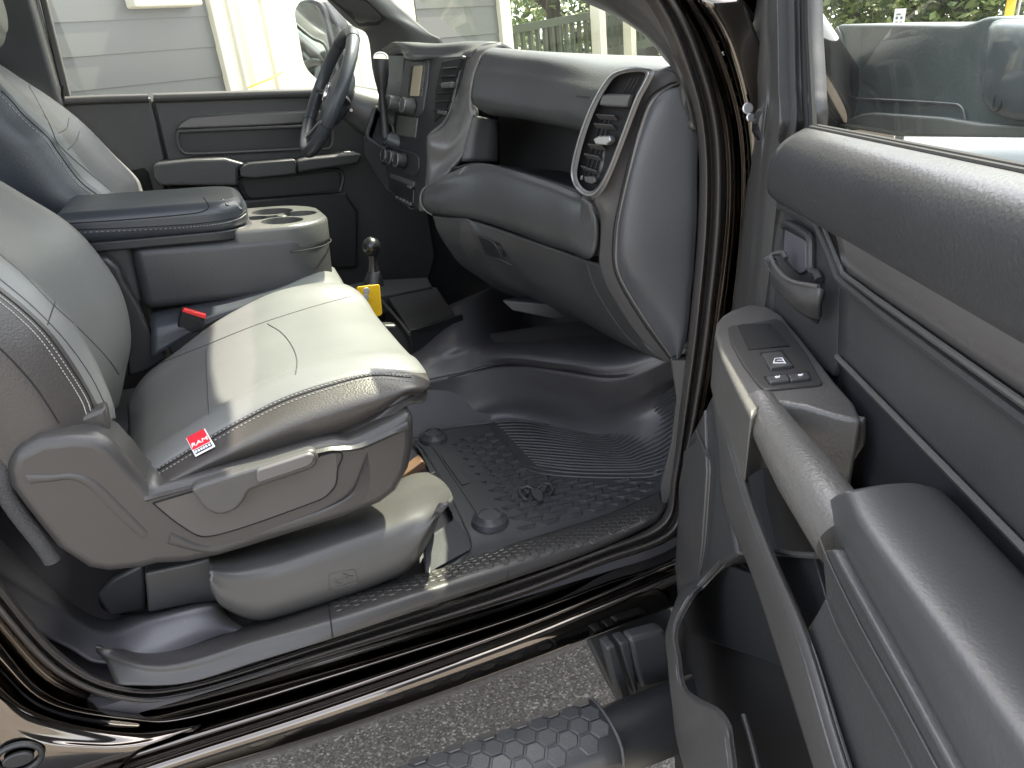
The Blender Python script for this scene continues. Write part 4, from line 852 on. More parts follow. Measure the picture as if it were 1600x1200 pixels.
# cup-holder top: plate with real wells
plate_z = .478
outl = rr2(.06, .264, .668, .962, .10, 14)
cups = [((.165, .735), .044), ((.160, .875), .046), ((.212, .812), .038), ((.118, .80), .028)]
bm = bmesh.new()
mbp = MB(); mbp.ext([V((p[0], p[1], plate_z+.012)) for p in outl], V((0, 0, -.055))); topp = mbp.build('cup_holder_top', CUP, body, bevel=.010, seg=4)
cut = MB()
for (c, r) in cups:
    k = 24; cut.ext([V((c[0]+math.cos(i/k*6.2832)*r, c[1]+math.sin(i/k*6.2832)*r, .55)) for i in range(k)], V((0, 0, -.105)))
cut.box((.16, .80, .50), .035, .016, .055)
def boolcut(o, cutmb, name='cutter'):
    c = cutmb.build(name, BLK, None); dgs = bpy.context.evaluated_depsgraph_get()
    md = o.modifiers.new('bo', 'BOOLEAN'); md.object = c; md.operation = 'DIFFERENCE'; md.solver = 'EXACT'
    try: md.use_self = True
    except Exception: pass
    dgs.update(); me = bpy.data.meshes.new_from_object(o.evaluated_get(dgs)); o.modifiers.clear(); o.data = me; bpy.data.objects.remove(c)
    try: me.set_sharp_from_angle(angle=math.radians(35))
    except Exception: pass
boolcut(topp, cut)
# the solid console body must not fill the wells
cut = MB()
for (c, r) in cups: cut.ext([V((c[0]+math.cos(i/24*6.2832)*(r+.002), c[1]+math.sin(i/24*6.2832)*(r+.002), .6)) for i in range(24)], V((0, 0, -.23)))
boolcut(body, cut)
for (c, r) in cups:
    mb = MB(); k = 24; rg = [[V((c[0]+math.cos(i/k*6.2832)*q, c[1]+math.sin(i/k*6.2832)*q, z)) for i in range(k)] for q, z in ((r+.0015, .478), (r*.96, .41), (r*.9, .378), (.001, .378))]
    mb.v = [v for g_ in rg for v in g_]; mb.f = [(a*k+i, a*k+(i+1) % k, (a+1)*k+(i+1) % k, (a+1)*k+i) for a in range(3) for i in range(k)]; mb.m = [0]*len(mb.f); mb.build('cup_well', PLD, body)
mb = MB(); mb.tube([V((.172, .795, .42)), V((.172, .795, .492))], .011, 12); mb.build('cup_divider', CUP, body, bevel=.003)
tubeo('side_line', [V((p[0], p[1], .436-.0*(p[0]))) for p in rr2(.02, .2655, .6635, .966, .10, 8)[1:]], .0012, BLK, body, n=6, res=60)
# ================================================================== LOWER TUNNEL, SHIFTER, REMOTE
tb = slab('tunnel_bin', [W(597, 452, Z=.20), W(682, 448, Z=.20), W(712, 492, Z=.19), W(640, 516, Z=.19)], (0, 0, -.12), PLD, truck, bevel=.004)
slab('tunnel_plate', [W(540, 446, Z=.21), W(575, 438, Z=.21), W(668, 433, Z=.21), W(676, 448, Z=.205), W(600, 462, Z=.205), W(548, 470, Z=.205)], (0, 0, -.05), PL, truck, bevel=.004)
tubeo('bin_edge', [W(597, 470, Z=.205), W(612, 488, Z=.2), W(628, 506, Z=.195), W(640, 522, Z=.19)], .004, PLG, tb)
slab('bin_front', [W(640, 516, Z=.19), W(712, 492, Z=.19), W(720, 540, Z=.08), W(650, 560, Z=.08)], (.02, 0, 0), PLD, tb, bevel=.004)
slab('bolster_bracket', [W(598, 508, Y=.62), W(620, 508, Y=.62), W(636, 530, Y=.62), W(654, 590, Y=.62), (W(640, 592, Y=.62)), W(625, 560, Y=.62)], (0, .03, 0), PLD, truck, bevel=.006)
ks = W(580, 384, Y=.78)
tl = part('transfer_lever', GLB, lambda m: m.tube([W(584, 440, Y=.78), W(584, 425, Y=.78), W(583, 408, Y=.78), W(581, 392, Y=.78)], [.017, .012, .009, .010], 12))
kn = []
mb = MB(); mb.tube([ks+V((0, 0, z)) for z in (-.024, -.02, -.012, 0, .010, .017, .021)], [.008, .013, .019, .0215, .019, .011, .001], 18); mb.build('lever_knob', GLB, tl)
part('lever_boot', PLD, lambda m: m.tube([W(584, 445, Y=.78), W(584, 436, Y=.78), W(584, 424, Y=.78)], [.024, .021, .014], 12), parent=tl)
# yellow remote, top-level: it rests against the tunnel bin
rq = [(556, 452), (561, 446), (588, 443), (594, 448), (597, 490), (592, 494), (586, 494), (556, 468)]
rc_ = W(576, 470, Y=.66)
rem = root('remote_control', 'yellow plastic remote with two grey round buttons beside the seat cushion', 'remote control', tuple(W(576, 490, Y=.66)))
a0 = W(557, 448, Y=.655); a1 = W(593, 444, Y=.655); a2 = W(597, 492, Y=.655); a3 = W(560, 505, Y=.655)
nrm = (a1-a0).cross(a3-a0).normalized(); nrm = nrm if nrm.dot(CAM-a0) > 0 else -nrm
lean = V((0, .35, .94)).normalized()
rb = slab('case', rnd([a0, a1, a2, a3], .005), V((.004, .018, -.006)), YEL, rem, bevel=.004, seg=4); Tre = bvh(rb)
mb = MB()
for (x, y) in ((572, 454), (571, 464)):
    h = drop(Tre, [(x, y)], 0)
    if h: disc(mb, h[0]+nrm*.0035, -nrm, .0075, .004)
mb.build('button', mat('remote_button', (.45, .45, .46), .35, metal=.4), rem, bevel=.001)
slab('ridge', rnd(drop(Tre, [(563, 448), (580, 446), (581, 468), (565, 470)], .0025), .004), nrm*-.003, YEL, rem, bevel=.001)
# ================================================================== DASHBOARD
def DX(*p): return [W(a, b, X=c) for a, b, c in p]
def Dd(*p): return [W(a, b, Y=c) for a, b, c in p]
# upper pad with passenger airbag cover
r_top = Dd((600, 66, 1.25), (660, 68, 1.10), (720, 62, .95), (790, 57, .78), (860, 62, .60), (940, 70, .42), (1010, 79, .22), (1066, 90, .08))
for p in r_top: p.x = max(p.x, .80)
def backrow(r, dx, dz): return [p+V((dx, 0, dz)) for p in r]
cov = [ [V((1.0, y, z)) for y, z in ((.80, .785), (.70, .79), (.55, .79), (.40, .785), (.25, .778), (.12, .768), (.06, .76))],
        [V((.84, y, z)) for y, z in ((.80, .79), (.70, .795), (.55, .798), (.40, .792), (.25, .785), (.12, .778), (.06, .768))],
        Dd((772, 74, .70), (810, 78, .62), (860, 84, .50), (905, 90, .40), (950, 96, .30), (1010, 98, .18), (1052, 104, .10)),
        Dd((746, 104, .695), (790, 108, .60), (840, 116, .49), (885, 124, .38), (925, 132, .27), (965, 138, .185), (1000, 144, .15)),
        Dd((738, 135, .69), (780, 140, .60), (835, 148, .48), (880, 156, .37), (915, 164, .27), (940, 170, .22), (962, 176, .19)),
        Dd((738, 160, .69), (778, 166, .60), (832, 174, .48), (878, 183, .37), (905, 190, .29), (925, 196, .25), (945, 202, .22)),
        Dd((752, 180, .685), (786, 184, .60), (838, 194, .48), (880, 203, .37), (905, 208, .29), (922, 214, .26), (938, 220, .24))]
cov[-1] = [p+V((.02, 0, 0)) for p in cov[-1]]
cov.append([p+V((.08, 0, -.012)) for p in cov[-1]])
dash = net('dashboard', cov, SOFT, truck, nu=60, nv=60, solid=.012); dash['label'] = 'grey dashboard running across the cab'
Tda = bvh(dash)
mb = MB(); 
h = drop(Tda, [(902, 149), (921, 151), (920, 154), (901, 152)], .0006)
if len(h) == 4: slab('airbag_mark', h, V((-.0004, 0, 0)), PLD, dash, bevel=0)
# driver-side top: cluster hood and centre top
ct = [ [V((1.0, y, z)) for y, z in ((1.58, .76), (1.40, .775), (1.2, .785), (1.0, .79), (.88, .79), (.79, .785))],
       [V((.80, y, z)) for y, z in ((1.58, .77), (1.40, .79), (1.2, .80), (1.0, .80), (.88, .80), (.79, .795))],
       Dd((604, 78, 1.42), (620, 68, 1.25), (645, 66, 1.08), (690, 68, .95), (740, 64, .84), (780, 66, .75)),
       Dd((602, 84, 1.40), (622, 76, 1.22), (638, 84, 1.03), (676, 86, .93), (715, 84, .84), (745, 76, .75)),
       Dd((606, 88, 1.39), (628, 84, 1.20), (636, 92, 1.02), (676, 92, .93), (708, 92, .84), (735, 90, .76))]
net('dash_top', ct, SOFT, dash, nu=40, nv=30, solid=.01)
part('cluster_hood', PLD, lambda m: m.ext([W(604, 84, Y=1.38), W(632, 84, Y=1.2), W(634, 96, Y=1.2), W(626, 150, Y=1.2), W(600, 170, Y=1.38), W(598, 120, Y=1.38)], V((.10, 0, 0))), parent=dash, bevel=.006)
# centre stack face plate
def F(px, py, off=0):                            # stack face plane: through X=.50 at Y=.95, turned slightly to the driver
    n_ = V((-1, -.12, .22)).normalized(); p0 = V((.545, .86, .60)); r = ray(px, py); return CAM+r*((p0+n_*off-CAM).dot(n_)/r.dot(n_))
Fn = V((-1, -.12, .22)).normalized()
def fs(name, pts, off, th, mt, parent, bevel=.002, r=0): 
    P = [F(x, y, off) for x, y in pts]; P = rnd(P, r) if r else P; return slab(name, P, Fn*-th, mt, parent, bevel=bevel)
stack = fs('centre_stack', [(634, 92), (680, 88), (722, 86), (706, 160), (700, 190), (668, 212), (668, 250), (664, 300), (655, 330), (632, 316), (606, 296), (602, 262), (612, 190), (622, 150)], 0, .12, PLD, dash, bevel=.005)
stack['label'] = 'centre stack with radio, vent and climate knobs'
fs('radio_bezel', [(634, 96), (670, 92), (667, 130), (660, 175), (652, 182), (619, 176), (624, 140)], .004, .01, PL, stack, bevel=.003, r=.01)
fs('radio_frame', [(641, 103), (664, 100), (658, 152), (634, 152)], .006, .006, PLG, stack, bevel=.002, r=.005)
fs('screen', [(646, 104), (660, 102), (654, 150), (640, 150)], .008, .002, SCR, stack, bevel=.0005, r=.002)
fs('screen_mask', [(641, 104), (646, 103), (640, 150), (636, 151)], .0085, .002, GLB, stack, bevel=.0005)
mb = MB()
for i in range(7): c = F(662-i*.9, 106+i*6, .010); disc(mb, c, Fn, .0022, -.002, 8)
mb.build('screen_button', PLG, stack)
def knob(name, px, py, r, L, mt, ring=True):
    c = F(px, py, .006); mb = MB(); mb.tube([c, c+Fn*L*.8, c+Fn*L], [r, r*.92, r*.8], 20); o = mb.build(name, mt, stack, bevel=.001)
    if ring:
        mb = MB(); a = Fn.orthogonal().normalized(); b = Fn.cross(a); mb.tube([c+Fn*L*.93+(a*math.cos(i/24*6.283)+b*math.sin(i/24*6.283))*r*.86 for i in range(24)], r*.10, 6, closed=True); mb.build('knob_ring', SIL, o)
    return o
knob('radio_knob', 622, 163, .020, .030, PLG); knob('radio_knob', 645, 167, .020, .030, PLG)
fs('radio_lower', [(621, 180), (652, 184), (648, 216), (617, 210)], .003, .008, mat('worn_plastic', (.07, .07, .062), .45, bump=.3, scale=300), stack, bevel=.003)
fs('climate_panel', [(604, 234), (612, 230), (645, 238), (654, 246), (654, 262), (648, 278), (606, 262)], .004, .01, PLD, stack, bevel=.003, r=.008)
for x, y in ((612, 244), (621, 248), (632, 252)): knob('climate_knob', x, y, .019, .026, PLD)
fs('switch_row', [(610, 270), (646, 284), (645, 292), (609, 278)], .006, .008, PLG, stack, bevel=.002)
fs('socket_panel', [(612, 284), (646, 296), (645, 318), (612, 302)], .005, .008, GLB, stack, bevel=.002)
mb = MB()
for i in range(5): c = F(620+i*5.2, 308+i*2.6, .010); mb.box(c, .003, .006, .003)
mb.build('toggle_switch', SIL, stack)
mb = MB(); c = F(640, 292, .010); mb.box(c, .003, .014, .002); mb.build('socket_lid', SIL, stack)
# centre vent (tall, angled)
fs('vent_recess', [(690, 96), (720, 90), (704, 150), (694, 176), (678, 190), (680, 140)], .003, .01, BLK, stack, bevel=.001)
mb = MB()
for i in range(6):
    y = 106+i*13; x = 704-i*2.6; a = F(x-13, y+2, .006); b = F(x+11, y, .006); mb.tube([a, b], .0035, 6, flat=.4)
mb.build('vent_slat', PLD, stack)
fs('vent_tab', [(688, 129), (706, 127), (704, 137), (688, 138)], .016, .012, PLG, stack, bevel=.003)
fs('vent_wheel', [(683, 172), (697, 173), (695, 180), (682, 178)], .010, .006, PLG, stack, bevel=.002)
# satin surround: sweeps from the top of the pad down the stack's passenger flank to the bottom edge
def T3(*p): return [W(a, b, Y=c) for a, b, c in p]
sur = [T3((722, 84, .80), (712, 130, .80), (704, 165, .80), (690, 192, .81), (668, 213, .83), (667, 250, .83), (664, 290, .83), (655, 316, .83), (655, 330, .83)),
       T3((730, 78, .785), (722, 125, .785), (712, 168, .785), (696, 200, .79), (672, 222, .80), (671, 252, .81), (667, 292, .81), (658, 314, .81), (664, 330, .81)),
       T3((752, 72, .74), (730, 130, .74), (722, 170, .74), (714, 200, .75), (700, 230, .76), (690, 256, .78), (672, 290, .79), (660, 315, .80), (668, 333, .79)),
       T3((784, 66, .70), (748, 90, .70), (736, 130, .70), (736, 160, .70), (744, 178, .69), (730, 230, .71), (705, 262, .74), (675, 290, .77), (660, 312, .79))]
surr = net('satin_surround', sur, TRM, dash, nu=50, nv=20, solid=.008)
tubeo('surround_edge', T3((724, 84, .79), (714, 130, .79), (706, 165, .79), (692, 194, .80), (668, 215, .82)), .0025, PLG, surr)
tubeo('surround_edge', T3((668, 290, .78), (659, 300, .79), (657, 316, .79), (664, 328, .785), (676, 336, .77)), .0025, TRM, surr)
# open shelf: recess back, floor, side
slab('shelf_back', [V((.81, 1.10, .74)), V((.81, 1.10, .50)), V((.81, .20, .50)), V((.81, .20, .70))], (.02, 0, 0), PL, dash, bevel=.004)
net('shelf_floor', [T3((705, 262, .72), (745, 254, .66), (790, 264, .55), (850, 282, .42), (900, 298, .32), (930, 310, .24)), [V((.80, .72, .555)), V((.80, .64, .555)), V((.80, .52, .55)), V((.80, .42, .545)), V((.80, .32, .54)), V((.80, .22, .53))]], PLD, dash, nu=20, nv=4, solid=.006)
net('shelf_side', [T3((740, 180, .69), (734, 205, .695), (726, 232, .70), (722, 252, .70)), T3((778, 188, .70), (778, 205, .70), (778, 232, .70), (778, 252, .70))], PL, dash, nu=10, nv=4, solid=.004)
# lower roll (glovebox bolster)
rl = [T3((668, 290, .75), (690, 276, .72), (745, 256, .64), (800, 266, .52), (850, 281, .42), (890, 296, .34), (918, 310, .28)),
      T3((664, 296, .755), (690, 283, .70), (745, 270, .62), (800, 281, .50), (850, 296, .40), (890, 311, .32), (926, 326, .26)),
      T3((660, 306, .76), (690, 300, .70), (745, 292, .61), (800, 306, .49), (850, 322, .39), (890, 336, .31), (932, 350, .25)),
      T3((660, 318, .76), (690, 320, .70), (745, 318, .61), (800, 334, .49), (850, 350, .39), (890, 364, .31), (932, 376, .25)),
      T3((668, 330, .76), (692, 334, .71), (745, 340, .62), (800, 356, .50), (850, 374, .40), (890, 388, .32), (924, 402, .26)),
      T3((674, 334, .78), (694, 337, .74), (745, 345, .66), (800, 362, .54), (850, 381, .44), (890, 394, .36), (915, 405, .30))]
roll = net('glovebox_bolster', rl, SOFT, dash, nu=50, nv=40, solid=.01)
part('bolster_end', SOFT, lambda m: m.ext(T3((905, 302, .28), (922, 318, .26), (931, 338, .255), (933, 372, .255), (926, 396, .26), (914, 404, .28), (900, 396, .30)), V((.10, .0, 0))), parent=dash, bevel=.008)
# lower glovebox door and knee panel
gl = [T3((676, 337, .77), (695, 340, .73), (728, 342, .66), (745, 347, .64), (800, 366, .54), (850, 384, .44), (890, 398, .36), (915, 408, .30), (960, 420, .2)),
      T3((684, 362, .76), (705, 366, .72), (735, 370, .66), (765, 382, .61), (810, 400, .53), (855, 418, .44), (900, 432, .35), (930, 444, .28), (968, 452, .2)),
      T3((700, 388, .76), (722, 392, .72), (748, 400, .67), (785, 416, .62), (825, 436, .53), (870, 455, .44), (912, 472, .35), (945, 486, .28), (985, 496, .2)),
      T3((720, 414, .77), (742, 422, .74), (765, 434, .70), (805, 450, .63), (850, 466, .54), (890, 486, .45), (930, 505, .36), (965, 524, .28), (1010, 540, .2)),
      T3((758, 440, .79), (775, 452, .77), (800, 462, .73), (835, 474, .65), (875, 488, .55), (915, 506, .46), (955, 528, .36), (1000, 550, .26), (1040, 566, .15))]
for r_ in gl[3:]: 
    for p in r_: p.x += .0
glove = net('glovebox', gl, PL, dash, nu=60, nv=40, solid=.01); Tg = bvh(glove)
seam('panel_gap', Tg, [(917, 408), (921, 425), (930, 450), (950, 485), (975, 520), (1000, 545)], PLG, glove, r=.0012, n=50)
# light rib separating open bin from glovebox
rb_ = ridge('satin_rib', Tg, [(720, 345), (720, 380), (742, 415), (760, 448)], [(728, 345), (745, 380), (775, 420), (815, 455)], .004, PLG, glove, n=30)
lh = drop(Tg, [(748, 368), (774, 378), (788, 400), (776, 402), (760, 396)], .003)
if len(lh) == 5: slab('latch_handle', lh, V((.004, .004, 0)), PLD, glove, bevel=.0015)
sl_ = drop(Tg, [(774, 377), (781, 380), (793, 399), (786, 402), (779, 391)], .0015)
if len(sl_) == 5: slab('latch_gap', sl_, V((.002, .002, 0)), BLK, glove, bevel=0)
seam('latch_line', Tg, [(752, 368), (773, 379), (786, 400)], PLG, glove, r=.0009, n=12, lift=.004)
seam('latch_line', Tg, [(770, 402), (785, 407), (799, 414)], PLG, glove, r=.0018, n=12)
ob_ = drop(Tg, [(692, 372), (712, 376), (726, 392), (742, 420), (724, 410), (700, 392)], .002)
if len(ob_) == 6: slab('open_bin', ob_, V((.002, .002, 0)), BLK, glove, bevel=0)
mb = MB(); mb.tube(drop(Tg, [(676, 356), (682, 366), (688, 380)], .003), .005, 6); mb.build('power_outlet', GLB, glove)
slab('heater_duct', T3((780, 468, .62), (868, 476, .56), (868, 500, .56), (800, 486, .6)), (.1, 0, 0), PLD, dash, bevel=.004)
# dash end: outer frame strip, end cap
ef = [T3((1010, 108, .13), (985, 125, .145), (966, 160, .155), (950, 210, .165), (936, 262, .175), (928, 312, .19), (938, 340, .20), (938, 380, .20), (936, 410, .20), (944, 440, .19), (960, 470, .175), (990, 515, .15), (1020, 548, .125), (1044, 567, .11)),
      T3((1050, 110, .09), (1026, 124, .10), (1004, 150, .11), (986, 200, .125), (972, 262, .135), (962, 310, .145), (956, 350, .15), (953, 385, .15), (952, 412, .15), (958, 436, .145), (974, 468, .135), (1004, 512, .12), (1030, 545, .105), (1048, 566, .10)),
      T3((1066, 128, .075), (1046, 136, .078), (1018, 158, .084), (1000, 202, .095), (984, 262, .105), (972, 312, .115), (965, 350, .12), (962, 385, .122), (962, 410, .122), (968, 432, .12), (984, 462, .112), (1012, 506, .10), (1036, 540, .09), (1050, 562, .085))]
efn = net('end_frame', ef, TRM, dash, nu=70, nv=18, solid=.01)
ec = [T3((1066, 134, .07), (1040, 142, .078), (1018, 162, .088), (1000, 206, .098), (984, 264, .108), (972, 314, .118), (965, 352, .122), (963, 385, .124), (963, 408, .124), (970, 432, .12), (986, 462, .112), (1014, 506, .10), (1038, 540, .09), (1052, 562, .085)),
      T3((1074, 136, .066), (1056, 150, .07), (1034, 176, .074), (1016, 220, .08), (1000, 270, .086), (990, 316, .09), (984, 352, .092), (982, 385, .092), (984, 408, .092), (992, 432, .09), (1006, 460, .088), (1030, 500, .082), (1046, 534, .078), (1056, 556, .075)),
      T3((1090, 150, .06), (1080, 180, .06), (1074, 220, .06), (1072, 260, .06), (1070, 300, .06), (1068, 340, .06), (1066, 370, .06), (1065, 400, .06), (1064, 430, .06), (1062, 460, .06), (1062, 490, .06), (1062, 520, .06), (1060, 545, .065), (1058, 560, .07)),
      T3((1098, 160, .06), (1094, 190, .06), (1092, 220, .06), (1090, 260, .06), (1090, 300, .06), (1090, 340, .06), (1088, 370, .06), (1086, 400, .06), (1084, 430, .06), (1080, 460, .06), (1078, 490, .06), (1074, 520, .06), (1068, 545, .065), (1062, 560, .07))]
ecap = net('end_cap', ec, mat('end_cap_plastic', (.062, .064, .07), .45, bump=.3, scale=420, kind='grain', dist=.0006), dash, nu=70, nv=24, solid=.01)
tubeo('cap_gap', T3((1058, 128, .078), (1040, 134, .08), (1012, 156, .088), (994, 202, .099), (979, 262, .109), (968, 312, .119), (960, 350, .124), (957, 385, .126), (958, 412, .125), (964, 434, .122), (980, 465, .114), (1008, 509, .102), (1034, 544, .09), (1048, 562, .086)), .0014, BLK, dash, n=6, res=80)
# tall side vent in the end frame
vo = [(985, 104), (1006, 106), (1022, 112), (1014, 132), (1000, 158), (980, 210), (960, 262), (944, 296), (930, 309), (912, 306), (896, 288), (892, 262), (905, 210), (925, 160), (946, 125), (962, 110)]
vi = [(978, 114), (998, 112), (1008, 116), (1003, 130), (992, 152), (972, 206), (952, 258), (938, 286), (926, 298), (914, 296), (904, 284), (902, 264), (914, 214), (932, 166), (950, 134), (962, 120)]
VP0 = W(915, 305, Y=.188); Vn = (W(985, 108, Y=.112)-VP0).cross(W(1010, 125, Y=.078)-VP0).normalized()
if Vn.dot(CAM-VP0) < 0: Vn = -Vn
def VF(px, py, off=0):
    p0 = VP0; n_ = Vn; r = ray(px, py); return CAM+r*((p0+n_*off-CAM).dot(n_)/r.dot(n_))
po = cr([VF(x, y, .004) for x, y in vo], 80, True); pi_ = cr([VF(x, y, .006) for x, y in vi], 80, True); pd = cr([VF(x, y, -.012) for x, y in vi], 80, True)
pb = cr([VF(x, y, -.02) for x, y in vo], 80, True); pm_ = [(a+b)/2+Vn*.003 for a, b in zip(po, pi_)]
mb = MB(); R_ = [pb, po, pm_, pi_, pd]; mb.v = [v for r in R_ for v in r]; mb.f = [(a*80+i, a*80+(i+1) % 80, (a+1)*80+(i+1) % 80, (a+1)*80+i) for a in range(4) for i in range(80)]; mb.m = [0]*len(mb.f)
vent = mb.build('side_vent', TRM, dash, angle=50); vent['label'] = 'tall air vent at the passenger end of the dash'
mb = MB(); mb.tube([ (a*.55+b*.45)+Vn*.0035 for a, b in zip(po, pi_)], .0016, 6, closed=True); mb.build('vent_ring', SIL, vent)
mb = MB(); mb.ext(pd, Vn*-.004); mb.build('vent_back', BLK, vent)
for (x0, y0, x1, y1) in ((934, 182, 962, 184), (930, 196, 959, 199), (921, 228, 944, 231), (915, 243, 938, 248), (910, 262, 934, 270)):
    a = VF(x0, y0, -.004); b = VF(x1, y1, -.004); u = (b-a); L_ = u.length; u.normalize(); vv = Vn.cross(u).normalized(); mb = MB(); mb.box((a+b)/2, L_/2, .0055, .001, u, (Vn*.8+vv*.6).normalized(), (vv*.8-Vn*.6).normalized()); mb.build('vent_slat', PLG, vent, bevel=.0004)
mb = MB()
for t in (.25, .5, .75):
    a = VF(934+28*t, 180, -.009); b = VF(906+28*t, 276, -.009); mb.tube([a, b], .0012, 5)
for t in (.3, .5, .7): mb.tube([VF(964+t*30, 146, -.008), VF(978+t*28, 122, -.008)], .0008, 5)
mb.build('vent_vane', PLD, vent)
slab('vent_bridge', [VF(x, y, .006) for x, y in ((940, 148), (950, 146), (984, 147), (978, 168), (944, 166), (935, 164))], Vn*-.012, PLG, vent, bevel=.003)
slab('vent_tab', [VF(x, y, .010) for x, y in ((926, 217), (935, 212), (952, 212), (954, 220), (947, 227), (930, 226))], Vn*-.012, SIL, vent, bevel=.002)
slab('vent_wheel', [VF(x, y, .002) for x, y in ((912, 275), (928, 276), (930, 284), (924, 288), (913, 284))], Vn*-.006, PLG, vent, bevel=.002)
slab('vent_mark', [VF(x, y, .001) for x, y in ((907, 275), (910, 274), (909, 281), (906, 281))], Vn*-.002, SIL, vent, bevel=.0003)
# ================================================================== STEERING WHEEL, COLUMN, SHIFTER
wc = W(513, 145, Y=1.2); a_ = (W(548, 45, Y=1.2)-W(478, 243, Y=1.2)); R0 = a_.length/2*1.0
ax1 = a_.normalized(); ax2 = V((0, 1, 0)); wn = ax2.cross(ax1).normalized(); wn = wn if wn.x < 0 else -wn
wheel_pts = [wc+(ax1*math.cos(t)+ax2*math.sin(t))*(R0*.94) for t in [i/64*6.2832 for i in range(64)]]
mb = MB(); mb.tube(wheel_pts, .0165, 14, closed=True); wheel = mb.build('steering_wheel', LEB, truck)
hub = []
for dz, s in ((.0, .6), (.012, .9), (.03, 1), (.045, .8), (.052, .4)):
    hub.append([wc-wn*.055+wn*dz*1.1+(ax1*math.cos(t)*.080+ax2*math.sin(t)*.085)*s for t in [i/14*6.2832 for i in range(14)]])
hb_ = loft('hub', hub, LEB, wheel, ns=20, nl=36)
for (t0, wdt) in ((math.pi*.5, .018), (-math.pi*.5, .018), (math.pi*.84, .012), (-math.pi*.84, .012)):
    d_ = ax1*math.cos(t0)+ax2*math.sin(t0); mb = MB(); mb.tube([wc-wn*.03+d_*.06, wc-wn*.02+d_*.10, wc+d_*R0*.92], [wdt*1.3, wdt, wdt*.8], 10, flat=.5); mb.build('spoke', PLD, wheel)
    mb = MB(); mb.tube([wc-wn*.012+d_*.085, wc+wn*.004+d_*R0*.85], .004, 8); mb.build('spoke_trim', SIL, wheel)
for t0 in (.55, -.55, 2.1, -2.1):
    d_ = ax1*math.cos(t0)+ax2*math.sin(t0); mb = MB(); c = wc+d_*R0*.94; mb.tube([c+(d_*math.cos(i/16*6.283)+wn*math.sin(i/16*6.283))*.0168 for i in range(16)], .001, 5, closed=True); mb.build('rim_seam', BLK, wheel)
mb = MB(); ce = wc+wn*.006
mb.tube([ce+(ax1*math.cos(i/20*6.283)*.024+ax2*math.sin(i/20*6.283)*.024) for i in range(20)], .002, 6, closed=True)
for s in (1, -1): mb.tube([ce+ax1*.010+ax2*.004*s, ce+ax1*.016+ax2*.012*s, ce+ax1*.006+ax2*.019*s, ce-ax1*.004+ax2*.014*s], [.004, .0035, .003, .0015], 8)
mb.tube([ce+ax1*.012, ce-ax1*.004, ce-ax1*.016], [.006, .006, .003], 8); mb.build('emblem', CHR, wheel)
col = part('steering_column', PL, lambda m: m.tube([wc-wn*.05, wc-wn*.11, wc-wn*.20, wc-wn*.34], [.045, .062, .068, .075], 18))
ring_ = [wc-wn*.20+(ax1*math.cos(i/24*6.283)+ax2*math.sin(i/24*6.283))*.085-ax1*.02 for i in range(24)]
mb = MB(); mb.tube(ring_, .012, 8, closed=True); mb.build('column_boot', PLD, col)
part('knee_panel', PLD, lambda m: m.ext(Dd((560, 200, 1.30), (600, 190, 1.30), (612, 240, 1.15), (640, 330, 1.0), (600, 300, 1.15), (570, 246, 1.3)), V((.12, 0, 0))), bevel=.01)
sh0 = W(603, 215, Y=1.10); sh1 = W(597, 150, Y=1.10); sh2 = W(596, 118, Y=1.10); sh3 = W(595, 92, Y=1.10)
gs = part('column_shifter', PLD, lambda m: m.tube([sh0, sh0.lerp(sh1, .5), sh1, sh1.lerp(sh2, .4), sh2, sh3.lerp(sh2, .15), sh3], [.013, .010, .009, .013, .019, .021, .020], 14))
mb = MB(); dd = ((sh3-sh2).normalized()+(CAM-sh3).normalized()*1.3).normalized(); aa = dd.orthogonal().normalized(); b2 = dd.cross(aa); mb.tube([sh3+dd*.001+(aa*math.cos(i/20*6.283)+b2*math.sin(i/20*6.283))*.017 for i in range(20)], .0035, 8, closed=True); mb.build('shifter_ring', SIL, gs)
mb = MB(); disc(mb, sh3-dd*.006, dd, .0165, .009); mb.build('shifter_cap', mat('shifter_cap_beige', (.45, .42, .33), .35), gs, bevel=.001)
bt = [(588, 168), (604, 186), (614, 200), (612, 222), (600, 230), (584, 222), (574, 212), (580, 190)]
mb = MB(); mb.tube(cr(Dd(*[(x, y, 1.12) for x, y in bt]), 50, True), .005, 8, closed=True); mb.build('shifter_boot_ring', PL, gs); slab('boot_plate', Dd(*[(x, y, 1.125) for x, y in bt]), (.004, 0, 0), LEB, gs, bevel=.001)
mb = MB(); mb.tube([sh0, sh0+V((.04, 0, -.02)), sh0+V((.09, .0, -.03))], [.016, .028, .036], 12); mb.build('shifter_boot', LEB, gs)
0 and part('wiper_stalk', GLB, lambda m: m.tube([wc-wn*.10+ax2*-.05, wc-wn*.10-ax2*.12+ax1*.03, wc-wn*.10-ax2*.15+ax1*.05], [.006, .007, .011], 8), parent=col)
mb = MB(); disc(mb, W(549, 172, Y=1.14), (-.3, -1, 0), .004, .003, 10); mb.build('column_button', SIL, col)
# ================================================================== PASSENGER DOOR (open)
def rail(px, py, w_, s1=1.25, n=6, z1=None):
    p = D(w_, (px, py))[0]; s = (p-DO).dot(DU); z = p.z; return [DL(s+(s1-s)*i/(n-1), w_, z) for i in range(n)]
# body of the door
def dbox(name, s0, s1, w0, w1, z0, z1, mt, parent, bevel=.006):
    mb = MB(); mb.box(DL((s0+s1)/2, (w0+w1)/2, (z0+z1)/2), (s1-s0)/2, (w1-w0)/2, (z1-z0)/2, DU, DN, V((0, 0, 1))); return mb.build(name, mt, parent, bevel=bevel)
door = dbox('door', .03, 1.22, -.13, -.02, -.10, .655, PAINT, truck, .02); door['label'] = 'open passenger door seen from inside'
dbox('inner_panel', .10, 1.2, -.02, -.004, -.05, .69, PLD, door)
